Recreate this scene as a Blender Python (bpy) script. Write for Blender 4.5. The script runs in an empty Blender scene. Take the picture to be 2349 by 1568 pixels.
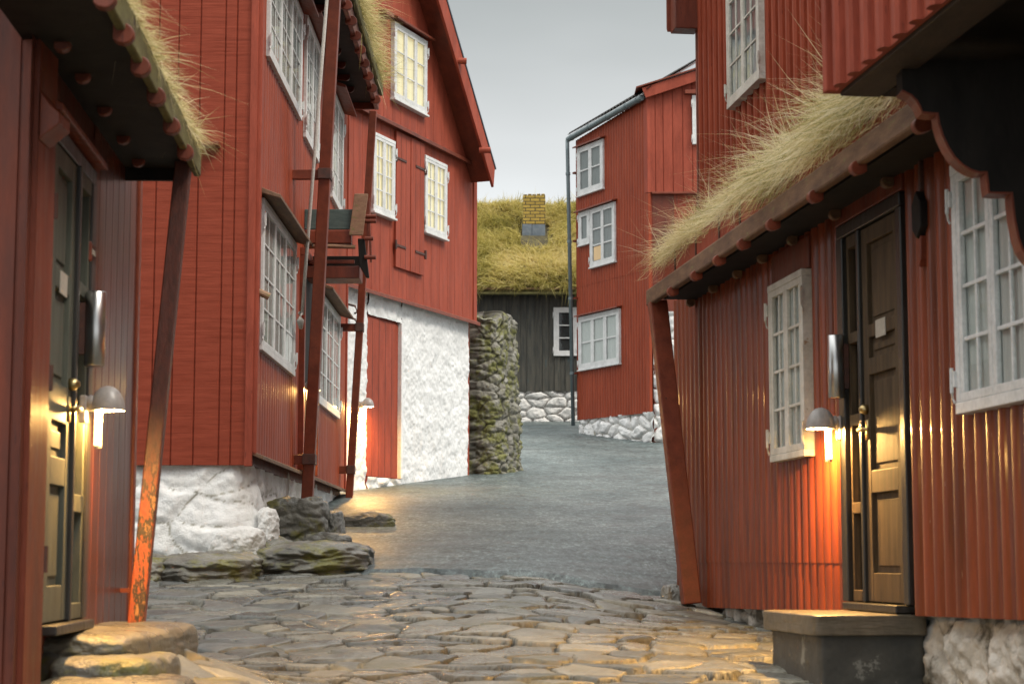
import bpy, bmesh, math, random
import numpy as np
from mathutils import Vector, Matrix

random.seed(7)
rng = np.random.default_rng(11)
scene = bpy.context.scene
COL = scene.collection

# ------------------------------------------------------------------ camera
FPX, CX, CY = 4300.0, 1174.5, 784.0          # focal length / centre in units of a 2349 px wide frame
PITCH = math.atan(501.0 / FPX)
SP, CP = math.sin(PITCH), math.cos(PITCH)
cam_d = bpy.data.cameras.new('camera')
cam = bpy.data.objects.new('camera', cam_d)
COL.objects.link(cam)
cam.location = (0, 0, 0)                      # heights below are measured from the eye
cam.rotation_euler = (math.pi / 2 + PITCH, 0, 0)
cam_d.sensor_width = 36
cam_d.lens = 36 * FPX / 2349
cam_d.clip_start, cam_d.clip_end = 0.1, 2000
cam_d.dof.use_dof = True
cam_d.dof.focus_distance = 18
cam_d.dof.aperture_fstop = 5.0
scene.camera = cam


def ray(px, py):
    u, v = (px - CX) / FPX, (CY - py) / FPX
    return Vector((u, CP - v * SP, SP + v * CP))


def at_y(px, py, Y):
    d = ray(px, py)
    return d * (Y / d.y)


class Wall:
    """A vertical plane: s runs along it, z up, o out of it towards the street."""
    def __init__(self, p, t, flip=None):
        self.p = Vector((p[0], p[1], 0))
        self.t = Vector((t[0], t[1], 0)).normalized()
        n = Vector((self.t.y, -self.t.x, 0))
        if n.dot(-self.p) < 0:
            n = -n
        self.n = n

    def pt(self, s, z, o=0.0):
        v = self.p + self.t * s + self.n * o
        return Vector((v.x, v.y, z))

    def hit(self, px, py, o=0.0):
        d = ray(px, py)
        k = (self.n.dot(self.p) + o) / self.n.dot(d)
        q = d * k
        return (q - self.p).dot(self.t), q.z

    def S(self, px, py, o=0.0):
        return self.hit(px, py, o)[0]

    def Z(self, px, py, o=0.0):
        return self.hit(px, py, o)[1]

    def quad(self, tl, tr, br, bl, o=0.0):
        h = [self.hit(*q, o) for q in (tl, tr, br, bl)]
        a, b = (h[0][0] + h[3][0]) / 2, (h[1][0] + h[2][0]) / 2
        return min(a, b), max(a, b), (h[2][1] + h[3][1]) / 2, (h[0][1] + h[1][1]) / 2


# ------------------------------------------------------------------ noise
def _h(ix, iy, iz, seed):
    n = (ix.astype(np.int64) * 374761393 + iy.astype(np.int64) * 668265263 + iz.astype(np.int64) * 2147483647 + seed * 97531) & 0xffffffff
    n = ((n ^ (n >> 13)) * 1274126177) & 0xffffffff
    n = ((n ^ (n >> 15)) * 2246822519) & 0xffffffff
    n = n ^ (n >> 16)
    return (n & 0xffffff) / float(0xffffff)


def vnoise(x, y, z=None, seed=0):
    x = np.asarray(x, float); y = np.asarray(y, float)
    z = np.zeros_like(x) if z is None else np.asarray(z, float)
    ix, iy, iz = np.floor(x), np.floor(y), np.floor(z)
    fx, fy, fz = x - ix, y - iy, z - iz
    fx = fx * fx * (3 - 2 * fx); fy = fy * fy * (3 - 2 * fy); fz = fz * fz * (3 - 2 * fz)
    r = 0
    for dx in (0, 1):
        for dy in (0, 1):
            for dz in (0, 1):
                w = (fx if dx else 1 - fx) * (fy if dy else 1 - fy) * (fz if dz else 1 - fz)
                r = r + w * _h(ix + dx, iy + dy, iz + dz, seed)
    return r


def fbm(x, y, z=None, seed=0, octv=4):
    r, a, t = 0, 1.0, 0
    z = np.zeros_like(np.asarray(x, float)) if z is None else z
    for i in range(octv):
        r = r + a * vnoise(x * 2 ** i, y * 2 ** i, z * 2 ** i, seed + i * 13)
        t += a
        a *= .5
    return r / t - .5


def worley(x, y, seed=0, jit=.85):
    ix, iy = np.floor(x), np.floor(y)
    f1 = np.full(x.shape, 9.); f2 = np.full(x.shape, 9.)
    cid = np.zeros(x.shape); vx = np.zeros(x.shape); vy = np.zeros(x.shape)
    zz = np.zeros_like(ix)
    for dx in (-1, 0, 1):
        for dy in (-1, 0, 1):
            cx, cy = ix + dx, iy + dy
            jx = cx + .5 + (_h(cx, cy, zz, seed) - .5) * jit
            jy = cy + .5 + (_h(cx, cy, zz, seed + 5) - .5) * jit
            ex, ey = x - jx, y - jy
            d = np.sqrt(ex * ex + ey * ey)
            near = d < f1
            f2 = np.where(near, f1, np.minimum(f2, d))
            cid = np.where(near, _h(cx, cy, zz, seed + 9), cid)
            vx = np.where(near, ex, vx); vy = np.where(near, ey, vy)
            f1 = np.where(near, d, f1)
    return f1, f2, cid, vx, vy


def sstep(a, b, x):
    t = np.clip((x - a) / (b - a), 0, 1)
    return t * t * (3 - 2 * t)


# ------------------------------------------------------------------ objects
WL = {}


def reg(o, loc):
    WL[o] = Vector(loc)
    return o


def thing(name, label, cat, loc, group=None):
    o = bpy.data.objects.new(name, None)
    COL.objects.link(o)
    o.empty_display_size = .2
    o.location = loc
    o['label'] = label
    o['category'] = cat
    if group:
        o['group'] = group
    return reg(o, loc)


def tag(o, label, cat, group=None):
    o['label'] = label
    o['category'] = cat
    if group:
        o['group'] = group
    return o


def link_mesh(name, me, mat, parent, loc, label=None):
    me.materials.append(mat)
    o = bpy.data.objects.new(name, me)
    COL.objects.link(o)
    if parent is not None:
        o.parent = parent
        reg(o, WL[parent])
    else:
        o.location = loc
        reg(o, loc)
    if label:
        o['label'] = label
    return o


class MB:
    def __init__(self):
        self.v, self.f = [], []

    def add(self, vs, fs):
        b = len(self.v)
        self.v += [Vector(q) for q in vs]
        self.f += [[b + i for i in q] for q in fs]
        return self

    def hexa(self, c):
        return self.add(c, [(0, 1, 2, 3), (7, 6, 5, 4), (0, 4, 5, 1), (1, 5, 6, 2), (2, 6, 7, 3), (3, 7, 4, 0)])

    def wbox(self, W, s0, s1, z0, z1, o0, o1):
        return self.hexa([W.pt(s0, z0, o0), W.pt(s1, z0, o0), W.pt(s1, z1, o0), W.pt(s0, z1, o0),
                          W.pt(s0, z0, o1), W.pt(s1, z0, o1), W.pt(s1, z1, o1), W.pt(s0, z1, o1)])

    def wprism(self, W, poly, o0, o1):
        n = len(poly)
        vs = [W.pt(s, z, o0) for s, z in poly] + [W.pt(s, z, o1) for s, z in poly]
        fs = [list(range(n)), list(range(2 * n - 1, n - 1, -1))]
        fs += [(i, (i + 1) % n, n + (i + 1) % n, n + i) for i in range(n)]
        return self.add(vs, fs)

    def prism_xy(self, poly, z0, z1):
        n = len(poly)
        f = lambda z, i: z[i] if isinstance(z, (list, tuple)) else z
        vs = [(x, y, f(z0, i)) for i, (x, y) in enumerate(poly)] + [(x, y, f(z1, i)) for i, (x, y) in enumerate(poly)]
        fs = [list(range(n)), list(range(2 * n - 1, n - 1, -1))]
        fs += [(i, (i + 1) % n, n + (i + 1) % n, n + i) for i in range(n)]
        return self.add(vs, fs)

    def beam(self, p, q, w, h, side=Vector((1, 0, 0))):
        p, q = Vector(p), Vector(q)
        d = (q - p).normalized()
        a = (side - d * side.dot(d)).normalized()
        b = d.cross(a)
        c = [p - a * w / 2 - b * h / 2, p + a * w / 2 - b * h / 2, p + a * w / 2 + b * h / 2, p - a * w / 2 + b * h / 2]
        return self.hexa(c + [x + (q - p) for x in c])

    def tube(self, pts, rad, n=10, cap=True):
        pts = [Vector(p) for p in pts]
        if not isinstance(rad, (list, tuple)):
            rad = [rad] * len(pts)
        vs, fs = [], []
        ref = None
        for i, p in enumerate(pts):
            d = (pts[min(i + 1, len(pts) - 1)] - pts[max(i - 1, 0)]).normalized()
            if ref is None:
                ref = Vector((0, 0, 1)) if abs(d.z) < .9 else Vector((1, 0, 0))
            a = (ref - d * ref.dot(d)).normalized()
            b = d.cross(a)
            for k in range(n):
                t = 2 * math.pi * k / n
                vs.append(p + (a * math.cos(t) + b * math.sin(t)) * rad[i])
        for i in range(len(pts) - 1):
            for k in range(n):
                fs.append((i * n + k, i * n + (k + 1) % n, (i + 1) * n + (k + 1) % n, (i + 1) * n + k))
        if cap:
            fs.append(list(range(n))[::-1])
            fs.append([(len(pts) - 1) * n + k for k in range(n)])
        return self.add(vs, fs)

    def build(self, name, mat, parent=None, bevel=0, smooth=False, label=None, recalc=True):
        if parent is None:
            xs = [p.x for p in self.v]; ys = [p.y for p in self.v]; zs = [p.z for p in self.v]
            loc = Vector(((min(xs) + max(xs)) / 2, (min(ys) + max(ys)) / 2, min(zs)))
        else:
            loc = WL[parent]
        me = bpy.data.meshes.new(name)
        me.from_pydata([tuple(p - loc) for p in self.v], [], self.f)
        if recalc:
            bm = bmesh.new(); bm.from_mesh(me)
            bmesh.ops.recalc_face_normals(bm, faces=bm.faces)
            bm.to_mesh(me); bm.free()
        o = link_mesh(name, me, mat, parent, loc, label)
        if smooth:
            me.polygons.foreach_set('use_smooth', [True] * len(me.polygons))
        if bevel:
            md = o.modifiers.new('bevel', 'BEVEL')
            md.width = bevel; md.segments = 2; md.limit_method = 'ANGLE'; md.angle_limit = math.radians(40)
        return o


def arr_mesh(name, V, faces, mat, parent=None, smooth=True, attrs=None, loc=None):
    """faces: list of (k, index array) groups with k corners each"""
    V = np.asarray(V, float).reshape(-1, 3)
    if parent is None:
        if loc is None:
            lo, hi = V.min(0), V.max(0)
            loc = Vector(((lo[0] + hi[0]) / 2, (lo[1] + hi[1]) / 2, lo[2]))
    else:
        loc = WL[parent]
    me = bpy.data.meshes.new(name)
    me.vertices.add(len(V))
    me.vertices.foreach_set('co', (V - np.array(loc)[None]).astype(np.float32).ravel())
    li = np.concatenate([np.asarray(f).ravel() for k, f in faces])
    starts, b = [], 0
    for k, f in faces:
        m = np.asarray(f).size // k
        starts.append(b + np.arange(m) * k)
        b += m * k
    starts = np.concatenate(starts)
    me.loops.add(len(li)); me.loops.foreach_set('vertex_index', li.astype(np.int32))
    me.polygons.add(len(starts)); me.polygons.foreach_set('loop_start', starts.astype(np.int32))
    me.polygons.foreach_set('use_smooth', np.full(len(starts), smooth))
    me.update(calc_edges=True)
    me.validate()
    for nm, a in (attrs or {}).items():
        at = me.attributes.new(nm, 'FLOAT', 'POINT')
        at.data.foreach_set('value', np.asarray(a, np.float32).ravel())
    return link_mesh(name, me, mat, parent, loc)


def grid_faces(m, n, wrap=False):
    i, j = np.meshgrid(np.arange(m - 1), np.arange(n if wrap else n - 1), indexing='ij')
    j2 = (j + 1) % n
    return [(4, np.stack([i * n + j, i * n + j2, (i + 1) * n + j2, (i + 1) * n + j], -1).reshape(-1, 4))]


# ------------------------------------------------------------------ materials
def new_mat(name):
    m = bpy.data.materials.new(name)
    m.use_nodes = True
    nt = m.node_tree
    return m, nt, nt.nodes['Principled BSDF']


def nd(nt, t, ins=None, **kw):
    n = nt.nodes.new(t)
    for k, v in kw.items():
        setattr(n, k, v)
    for k, v in (ins or {}).items():
        if isinstance(v, bpy.types.NodeSocket):
            nt.links.new(v, n.inputs[k])
        else:
            n.inputs[k].default_value = v
    return n


def ramp(nt, fac, stops):
    r = nt.nodes.new('ShaderNodeValToRGB')
    nt.links.new(fac, r.inputs[0])
    e = r.color_ramp.elements
    while len(e) < len(stops):
        e.new(.5)
    for k, (p, c) in enumerate(stops):
        e[k].position = p
        e[k].color = (*c, 1) if isinstance(c, (tuple, list)) else (c, c, c, 1)
    return r.outputs[0]


def coords(nt, scale=(1, 1, 1)):
    tc = nt.nodes.new('ShaderNodeTexCoord')
    mp = nd(nt, 'ShaderNodeMapping', {'Vector': tc.outputs['Object'], 'Scale': scale})
    return mp.outputs[0]


def noise(nt, vec, scale=5, detail=5, rough=.6, dist=0):
    return nd(nt, 'ShaderNodeTexNoise', {'Vector': vec, 'Scale': scale, 'Detail': detail, 'Roughness': rough, 'Distortion': dist}).outputs[0]


def mixc(nt, fac, a, b, mode='MIX'):
    n = nt.nodes.new('ShaderNodeMix')
    n.data_type = 'RGBA'; n.blend_type = mode
    for idx, v in ((0, fac), (6, a), (7, b)):
        if isinstance(v, bpy.types.NodeSocket):
            nt.links.new(v, n.inputs[idx])
        else:
            n.inputs[idx].default_value = (*v, 1) if isinstance(v, (tuple, list)) and len(v) == 3 else v
    return n.outputs[2]


def mth(nt, op, a, b=0.0, clamp=False):
    n = nt.nodes.new('ShaderNodeMath'); n.operation = op; n.use_clamp = clamp
    for k, v in enumerate((a, b)):
        if isinstance(v, bpy.types.NodeSocket):
            nt.links.new(v, n.inputs[k])
        else:
            n.inputs[k].default_value = v
    return n.outputs[0]


def bump(nt, b, h, strength=.4, dist=.01):
    n = nd(nt, 'ShaderNodeBump', {'Height': h, 'Strength': strength, 'Distance': dist})
    nt.links.new(n.outputs[0], b.inputs['Normal'])


def surf(name, c1, c2, scale=(1, 1, 1), ns=4, lo=.35, hi=.65, rough=.6, rvar=0, bs=30, bst=.3, bd=.005, metallic=0, spec=.5, spots=None, spot_lo=.68, spot_scale=14, spot_stretch=None):
    m, nt, b = new_mat(name)
    v = coords(nt, scale)
    n1 = noise(nt, v, ns, 6)
    col = ramp(nt, n1, [(lo, c1), (hi, c2)])
    n2 = noise(nt, v, ns * 7, 4)
    col = mixc(nt, .55, col, ramp(nt, n2, [(.3, .62), (.7, 1.0)]), 'MULTIPLY')
    if spots:
        n3 = noise(nt, coords(nt, spot_stretch) if spot_stretch else v, spot_scale, 5, .65)
        col = mixc(nt, ramp(nt, n3, [(spot_lo, 0.), (min(spot_lo + .04, 1), 1.)]), col, spots)
    nt.links.new(col, b.inputs['Base Color'])
    b.inputs['Metallic'].default_value = metallic
    b.inputs['Specular IOR Level'].default_value = spec
    if rvar:
        nt.links.new(ramp(nt, noise(nt, v, ns * 2, 4), [(.3, max(.03, rough - rvar)), (.7, min(1, rough + rvar))]), b.inputs['Roughness'])
    else:
        b.inputs['Roughness'].default_value = rough
    if bst:
        bump(nt, b, noise(nt, v, bs, 5), bst, bd)
    return m


RED1, RED2 = (.26, .050, .026), (.37, .078, .044)
M = {}
M['red'] = surf('red_paint', RED1, RED2, (3, 3, .6), 3, rough=.62, rvar=.12, bs=22, bst=.3, spec=.22, spots=(.11, .025, .015), spot_lo=.66, spot_scale=9, spot_stretch=(6, 6, .8))
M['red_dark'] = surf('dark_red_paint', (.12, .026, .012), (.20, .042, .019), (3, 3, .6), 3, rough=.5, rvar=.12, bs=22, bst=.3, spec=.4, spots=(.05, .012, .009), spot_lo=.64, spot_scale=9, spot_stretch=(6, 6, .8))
M['red_trim'] = surf('red_trim_paint', (.15, .031, .013), (.23, .048, .02), (2, 2, 2), 5, rough=.45, rvar=.1, bs=40, bst=.25, spec=.4, spots=(.075, .025, .016), spot_lo=.66, spot_scale=14)
M['red_corr'] = surf('red_corrugated_paint', (.25, .044, .017), (.34, .066, .028), (3, 3, .5), 3, rough=.5, rvar=.12, bs=30, bst=.15, spec=.18, spots=(.09, .02, .013), spot_lo=.66, spot_scale=8, spot_stretch=(7, 7, .9))
M['red_corr_worn'] = surf('worn_red_corrugated_paint', (.13, .027, .008), (.27, .054, .016), (4, 4, .35), 3, rough=.42, rvar=.12, bs=30, bst=.3, spec=.3, spots=(.40, .29, .22), spot_lo=.70, spot_scale=7, spot_stretch=(9, 9, 1.4))
M['white'] = surf('white_paint', (.62, .63, .62), (.78, .78, .77), (1, 1, 1), 6, rough=.45, bs=50, bst=.2, spots=(.35, .27, .2), spot_lo=.73, spot_scale=16)
M['old_white'] = surf('weathered_white_paint', (.50, .47, .40), (.68, .65, .58), (1, 1, 1), 6, rough=.5, bs=50, bst=.3, spots=(.30, .19, .10), spot_lo=.68, spot_scale=14)
M['tar'] = surf('tarred_wood', (.008, .007, .006), (.02, .017, .014), (2, 2, .6), 4, rough=.7, bst=.3, spec=.25)  # near-black colour paints in the deep shade of eaves, bay and doorway
M['dark_door'] = surf('dark_varnished_wood', (.05, .033, .018), (.105, .070, .038), (7, 7, .7), 4, rough=.66, rvar=.08, bs=25, bst=.2, spec=.22)
M['dark_frame'] = surf('black_brown_wood', (.014, .013, .011), (.03, .026, .02), (6, 6, .7), 4, rough=.4, rvar=.1, bst=.2)
M['grey_door'] = surf('grey_green_door_paint', (.065, .07, .054), (.11, .115, .09), (6, 6, .8), 3, rough=.6, rvar=.08, bst=.15, spec=.25)
M['plank'] = surf('old_brown_plank', (.11, .055, .03), (.21, .115, .06), (5, 1.2, 5), 4, rough=.7, bs=20, bst=.5, spots=(.16, .14, .05), spot_lo=.62, spot_scale=6)
M['brown_beam'] = surf('dark_brown_beam', (.035, .023, .014), (.06, .04, .025), (3, 1, 3), 4, rough=.75, bs=20, bst=.4)
M['moss_plank'] = surf('mossy_plank', (.10, .085, .03), (.17, .16, .055), (3, 1.5, 3), 5, rough=.85, bs=24, bst=.6, spots=(.05, .035, .02), spot_lo=.6, spot_scale=7)
M['tan_plank'] = surf('weathered_tan_plank', (.25, .13, .08), (.36, .22, .13), (2, 2, 5), 5, rough=.75, bs=20, bst=.5, spots=(.20, .17, .06), spot_lo=.6, spot_scale=8)
M['green_plank'] = surf('green_grey_plank', (.055, .09, .085), (.09, .13, .12), (1.5, 1.5, 8), 4, rough=.7, bst=.4)
M['bluewood'] = surf('dark_blue_black_boards', (.03, .034, .03), (.09, .083, .064), (5, 5, .5), 4, rough=.65, bs=20, bst=.4, spots=(.03, .075, .085), spot_lo=.66, spot_scale=4, spot_stretch=(4, 4, 1))
M['steel'] = surf('brushed_steel', (.55, .55, .54), (.62, .62, .61), (30, 30, 1), 5, rough=.28, bst=.1, metallic=1)
M['lamp_metal'] = surf('grey_lamp_enamel', (.30, .27, .25), (.36, .33, .31), ns=8, rough=.35, bst=.05)
M['iron'] = surf('dark_iron', (.05, .022, .016), (.10, .035, .022), ns=20, rough=.6, bst=.3)
M['brass'] = surf('worn_brass', (.45, .33, .15), (.55, .42, .2), ns=20, rough=.3, metallic=1, bst=.1)
M['zinc'] = surf('grey_blue_zinc', (.13, .17, .18), (.19, .23, .24), (4, 4, 1), 5, rough=.45, metallic=.3, bst=.1)
M['slate'] = surf('blue_grey_slate', (.10, .13, .16), (.16, .19, .22), ns=8, rough=.6)
M['rope'] = surf('grey_rope', (.40, .37, .34), (.55, .52, .48), ns=60, rough=.9)
M['paper'] = surf('pale_notice', (.40, .36, .30), (.46, .42, .36), ns=8, rough=.7, bst=0)
M['interior'] = surf('dark_interior', (.02, .022, .024), (.035, .035, .035), rough=.9, bst=0)
M['soil'] = surf('turf_soil', (.045, .035, .018), (.10, .085, .035), (1, 1, 1), 6, rough=.95, bs=25, bst=.8, bd=.03)
M['concrete'] = surf('dark_cast_stone', (.045, .046, .042), (.085, .083, .07), ns=6, rough=.6, rvar=.2, bs=35, bst=.5, spots=(.20, .20, .175), spot_lo=.61, spot_scale=6)
M['slab'] = surf('worn_step_slab', (.10, .085, .06), (.17, .14, .095), ns=6, rough=.45, rvar=.15, bs=35, bst=.4)
M['curtain'] = surf('pale_net_curtain', (.50, .51, .49), (.62, .62, .60), (8, 8, .5), 4, rough=.9, bst=0)
M['blind'] = surf('grey_blind', (.22, .23, .23), (.28, .29, .29), (8, 8, .5), 4, rough=.9, bst=0)
M['mortar'] = surf('pale_mortar', (.5, .49, .46), (.62, .61, .58), ns=8, rough=.9)
M['green_box'] = surf('teal_tin', (.05, .12, .12), (.08, .16, .15), ns=6, rough=.5)
M['rust_red'] = surf('glossy_red_board', (.07, .019, .011), (.125, .03, .017), (6, 6, .4), 4, rough=.36, rvar=.08, bs=20, bst=.12, spec=.4)


_b = M['rust_red'].node_tree.nodes['Principled BSDF']
_b.inputs['Coat Weight'].default_value = .1
_b.inputs['Coat Roughness'].default_value = .16
for _k in ('red_corr_worn',):
    _b = M[_k].node_tree.nodes['Principled BSDF']
    _b.inputs['Coat Weight'].default_value = .22
    _b.inputs['Coat Roughness'].default_value = .12


def sawn():
    m, nt, b = new_mat('rough_sawn_red_paint')
    v = coords(nt, (1.2, 1.2, 9))
    n1 = noise(nt, v, 3, 6)
    col = ramp(nt, n1, [(.3, (.205, .037, .018)), (.7, (.285, .057, .030))])
    v2 = coords(nt, (.5, .5, 14))
    w = noise(nt, v2, 5, 3, .5)
    lines = ramp(nt, w, [(.34, .88), (.44, 1.), (.62, 1.), (.7, 1.06)])
    col = mixc(nt, .8, col, lines, 'MULTIPLY')
    n3 = noise(nt, coords(nt, (1, 1, 1)), 22, 3)
    col = mixc(nt, ramp(nt, n3, [(.73, 0.), (.76, 1.)]), col, (.10, .03, .025))
    nt.links.new(col, b.inputs['Base Color'])
    b.inputs['Roughness'].default_value = .6
    b.inputs['Specular IOR Level'].default_value = .15
    bump(nt, b, mth(nt, 'ADD', w, mth(nt, 'MULTIPLY', noise(nt, coords(nt, (1, 1, 1)), 70, 3), .3)), .3, .008)
    return m


M['sawn'] = sawn()


def rusty():
    m, nt, b = new_mat('peeling_red_post_paint')
    tc = nt.nodes.new('ShaderNodeTexCoord')
    sep = nd(nt, 'ShaderNodeSeparateXYZ', {0: tc.outputs['Object']})
    v = coords(nt, (14, 14, 5))
    n1 = noise(nt, v, 1.6, 6, .7)
    h = mth(nt, 'MULTIPLY', mth(nt, 'SUBTRACT', .95, sep.outputs[2]), 3.0, True)
    wood = ramp(nt, noise(nt, v, 3, 5), [(.3, (.05, .016, .010)), (.7, (.11, .028, .016))])
    low = ramp(nt, noise(nt, v, 2.2, 6, .7), [(.4, (.27, .05, .018)), (.49, (.32, .08, .022)), (.52, (.03, .02, .012)), (.6, (.05, .03, .016)), (.63, (.36, .17, .06))])
    nt.links.new(mixc(nt, h, wood, low), b.inputs['Base Color'])
    b.inputs['Roughness'].default_value = .5
    bump(nt, b, n1, .6, .008)
    return m


M['rusty_post'] = rusty()


def stone_mat(name, c1, c2, c3, moss, mlo, ns=2.2, rough=.8, crev=None, bd=.025):
    m, nt, b = new_mat(name)
    v = coords(nt)
    n1 = noise(nt, v, ns, 6)
    col = ramp(nt, n1, [(.3, c1), (.5, c2), (.7, c3)])
    col = mixc(nt, .6, col, ramp(nt, noise(nt, v, 28, 5), [(.3, .8), (.6, 1.0)]), 'MULTIPLY')
    if moss:
        mm = ramp(nt, noise(nt, v, 3.5, 6, .7), [(mlo, 0.), (mlo + .1, 1.)])
        mc = ramp(nt, noise(nt, v, 18, 4), [(.3, moss), (.7, tuple(min(1, q * 1.9) for q in moss))])
        col = mixc(nt, mm, col, mc)
    if crev:
        at = nd(nt, 'ShaderNodeAttribute', attribute_name='joint')
        col = mixc(nt, at.outputs['Fac'], col, crev)
    nt.links.new(col, b.inputs['Base Color'])
    nt.links.new(ramp(nt, noise(nt, v, 6, 4), [(.3, rough - .2), (.7, min(1, rough + .1))]), b.inputs['Roughness'])
    bump(nt, b, mth(nt, 'ADD', noise(nt, v, 14, 6, .65), mth(nt, 'MULTIPLY', noise(nt, v, 70, 4), .4)), .6, bd)
    return m


M['limewash'] = stone_mat('limewashed_stone', (.68, .67, .64), (.76, .755, .735), (.82, .82, .81), (.44, .41, .32), .66, crev=(.30, .28, .22))
M['limewash_blue'] = stone_mat('fresh_limewashed_stone', (.66, .665, .66), (.74, .745, .74), (.80, .805, .80), (.55, .56, .54), .68, crev=(.62, .62, .6), bd=.012)
M['dry_white'] = stone_mat('white_painted_rubble', (.62, .61, .58), (.70, .69, .66), (.78, .77, .75), None, 0, crev=(.16, .15, .13))
M['worn_lime'] = stone_mat('flaking_limewash_stone', (.30, .29, .26), (.55, .53, .48), (.72, .71, .68), (.07, .065, .05), .50, ns=4, crev=(.25, .23, .19))
M['rubble'] = stone_mat('mossy_rubble_stone', (.10, .095, .075), (.19, .18, .15), (.30, .29, .26), (.085, .085, .022), .46, ns=4, crev=(.035, .03, .012))
M['rock'] = stone_mat('wet_mossy_rock', (.06, .058, .048), (.15, .145, .12), (.28, .27, .235), (.095, .09, .024), .5, ns=2.5, rough=.5)
M['slab_rock'] = stone_mat('worn_wet_slab', (.06, .056, .042), (.12, .108, .078), (.19, .17, .12), (.11, .10, .035), .62, ns=3, rough=.38)
M['rock_grey'] = stone_mat('grey_weathered_rock', (.09, .09, .08), (.20, .195, .17), (.38, .365, .33), (.12, .115, .04), .56, ns=2.5, rough=.5)
M['white_rock'] = stone_mat('whitewashed_boulder', (.55, .53, .5), (.66, .65, .62), (.75, .75, .73), (.35, .30, .22), .66)


def cobble():
    m, nt, b = new_mat('wet_cobblestones')
    v = coords(nt)
    sid = nd(nt, 'ShaderNodeAttribute', attribute_name='sid').outputs['Fac']
    jn = nd(nt, 'ShaderNodeAttribute', attribute_name='joint').outputs['Fac']
    col = ramp(nt, sid, [(0., (.085, .094, .09)), (.25, (.15, .15, .128)), (.5, (.22, .212, .17)), (.75, (.125, .135, .132)), (1., (.28, .268, .212))])
    col = mixc(nt, .7, col, ramp(nt, noise(nt, v, 9, 6, .7), [(.3, .45), (.7, 1.15)]), 'MULTIPLY')
    col = mixc(nt, ramp(nt, noise(nt, v, 2.2, 5, .65), [(.55, 0.), (.72, .55)]), col, (.085, .085, .03))
    grit = ramp(nt, noise(nt, v, 40, 4), [(.35, (.018, .016, .010)), (.65, (.06, .05, .03))])
    grit = mixc(nt, ramp(nt, noise(nt, v, 1.9, 4), [(.52, 0.), (.66, 1.)]), grit, (.34, .29, .18))
    col = mixc(nt, jn, col, grit)
    nt.links.new(col, b.inputs['Base Color'])
    wet = ramp(nt, noise(nt, v, 1.7, 5, .6), [(.38, .16), (.62, .5)])
    r = mixc(nt, jn, wet, (.75, .75, .75))
    nt.links.new(r, b.inputs['Roughness'])
    bump(nt, b, mth(nt, 'ADD', noise(nt, v, 22, 6, .65), mth(nt, 'MULTIPLY', noise(nt, v, 90, 3), .4)), .5, .012)
    return m


M['cobble'] = cobble()


def asphalt():
    m, nt, b = new_mat('wet_asphalt')
    v = coords(nt)
    agg = nd(nt, 'ShaderNodeTexVoronoi', {'Vector': v, 'Scale': 38.}).outputs['Distance']
    big = noise(nt, coords(nt, (.8, .5, 1)), 1.0, 4, .55)
    col = ramp(nt, big, [(.32, (.058, .082, .083)), (.5, (.092, .118, .117)), (.7, (.145, .172, .168))])
    grain = noise(nt, coords(nt, (1, .28, 1)), 26, 5, .8)
    col = mixc(nt, .95, col, ramp(nt, grain, [(.36, .25), (.47, .75), (.55, 1.1), (.66, 2.3)]), 'MULTIPLY')
    col = mixc(nt, 1., col, ramp(nt, noise(nt, coords(nt, (1, .3, 1)), 6, 5, .75), [(.34, .5), (.5, 1.), (.7, 1.1)]), 'MULTIPLY')
    patch = ramp(nt, noise(nt, coords(nt, (1, 1, 1)), .9, 3, .5), [(.60, 0.), (.615, .35)])
    col = mixc(nt, patch, col, (.05, .056, .056))
    nt.links.new(col, b.inputs['Base Color'])
    nt.links.new(ramp(nt, noise(nt, coords(nt, (.7, 1.3, 1)), 1.8, 5, .6), [(.35, .42), (.65, .58)]), b.inputs['Roughness'])
    bump(nt, b, mth(nt, 'ADD', mth(nt, 'MULTIPLY', agg, .4), grain), .3, .010)
    return m


M['asphalt'] = asphalt()
M['ground'] = surf('damp_earth', (.035, .033, .024), (.075, .07, .045), ns=3, rough=.85, bs=20, bst=.6, bd=.02)


def grass_mat(name, cols, trans=.35):
    m, nt, b = new_mat(name)
    t = nd(nt, 'ShaderNodeAttribute', attribute_name='tint').outputs['Fac']
    col = ramp(nt, t, [(i / (len(cols) - 1), c) for i, c in enumerate(cols)])
    nt.links.new(col, b.inputs['Base Color'])
    b.inputs['Roughness'].default_value = .75
    b.inputs['Specular IOR Level'].default_value = .2
    tr = nd(nt, 'ShaderNodeBsdfTranslucent', {'Color': col})
    mx = nd(nt, 'ShaderNodeMixShader', {0: trans, 1: b.outputs[0], 2: tr.outputs[0]})
    nt.links.new(mx.outputs[0], nt.nodes['Material Output'].inputs[0])
    return m


M['grass'] = grass_mat('dry_turf_grass', [(.17, .18, .04), (.43, .37, .14), (.68, .58, .29), (.82, .71, .43), (.88, .80, .57)])
M['grass_y'] = grass_mat('yellow_turf_grass', [(.15, .145, .03), (.31, .27, .065), (.50, .42, .13), (.63, .53, .21), (.70, .59, .30)])


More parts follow.
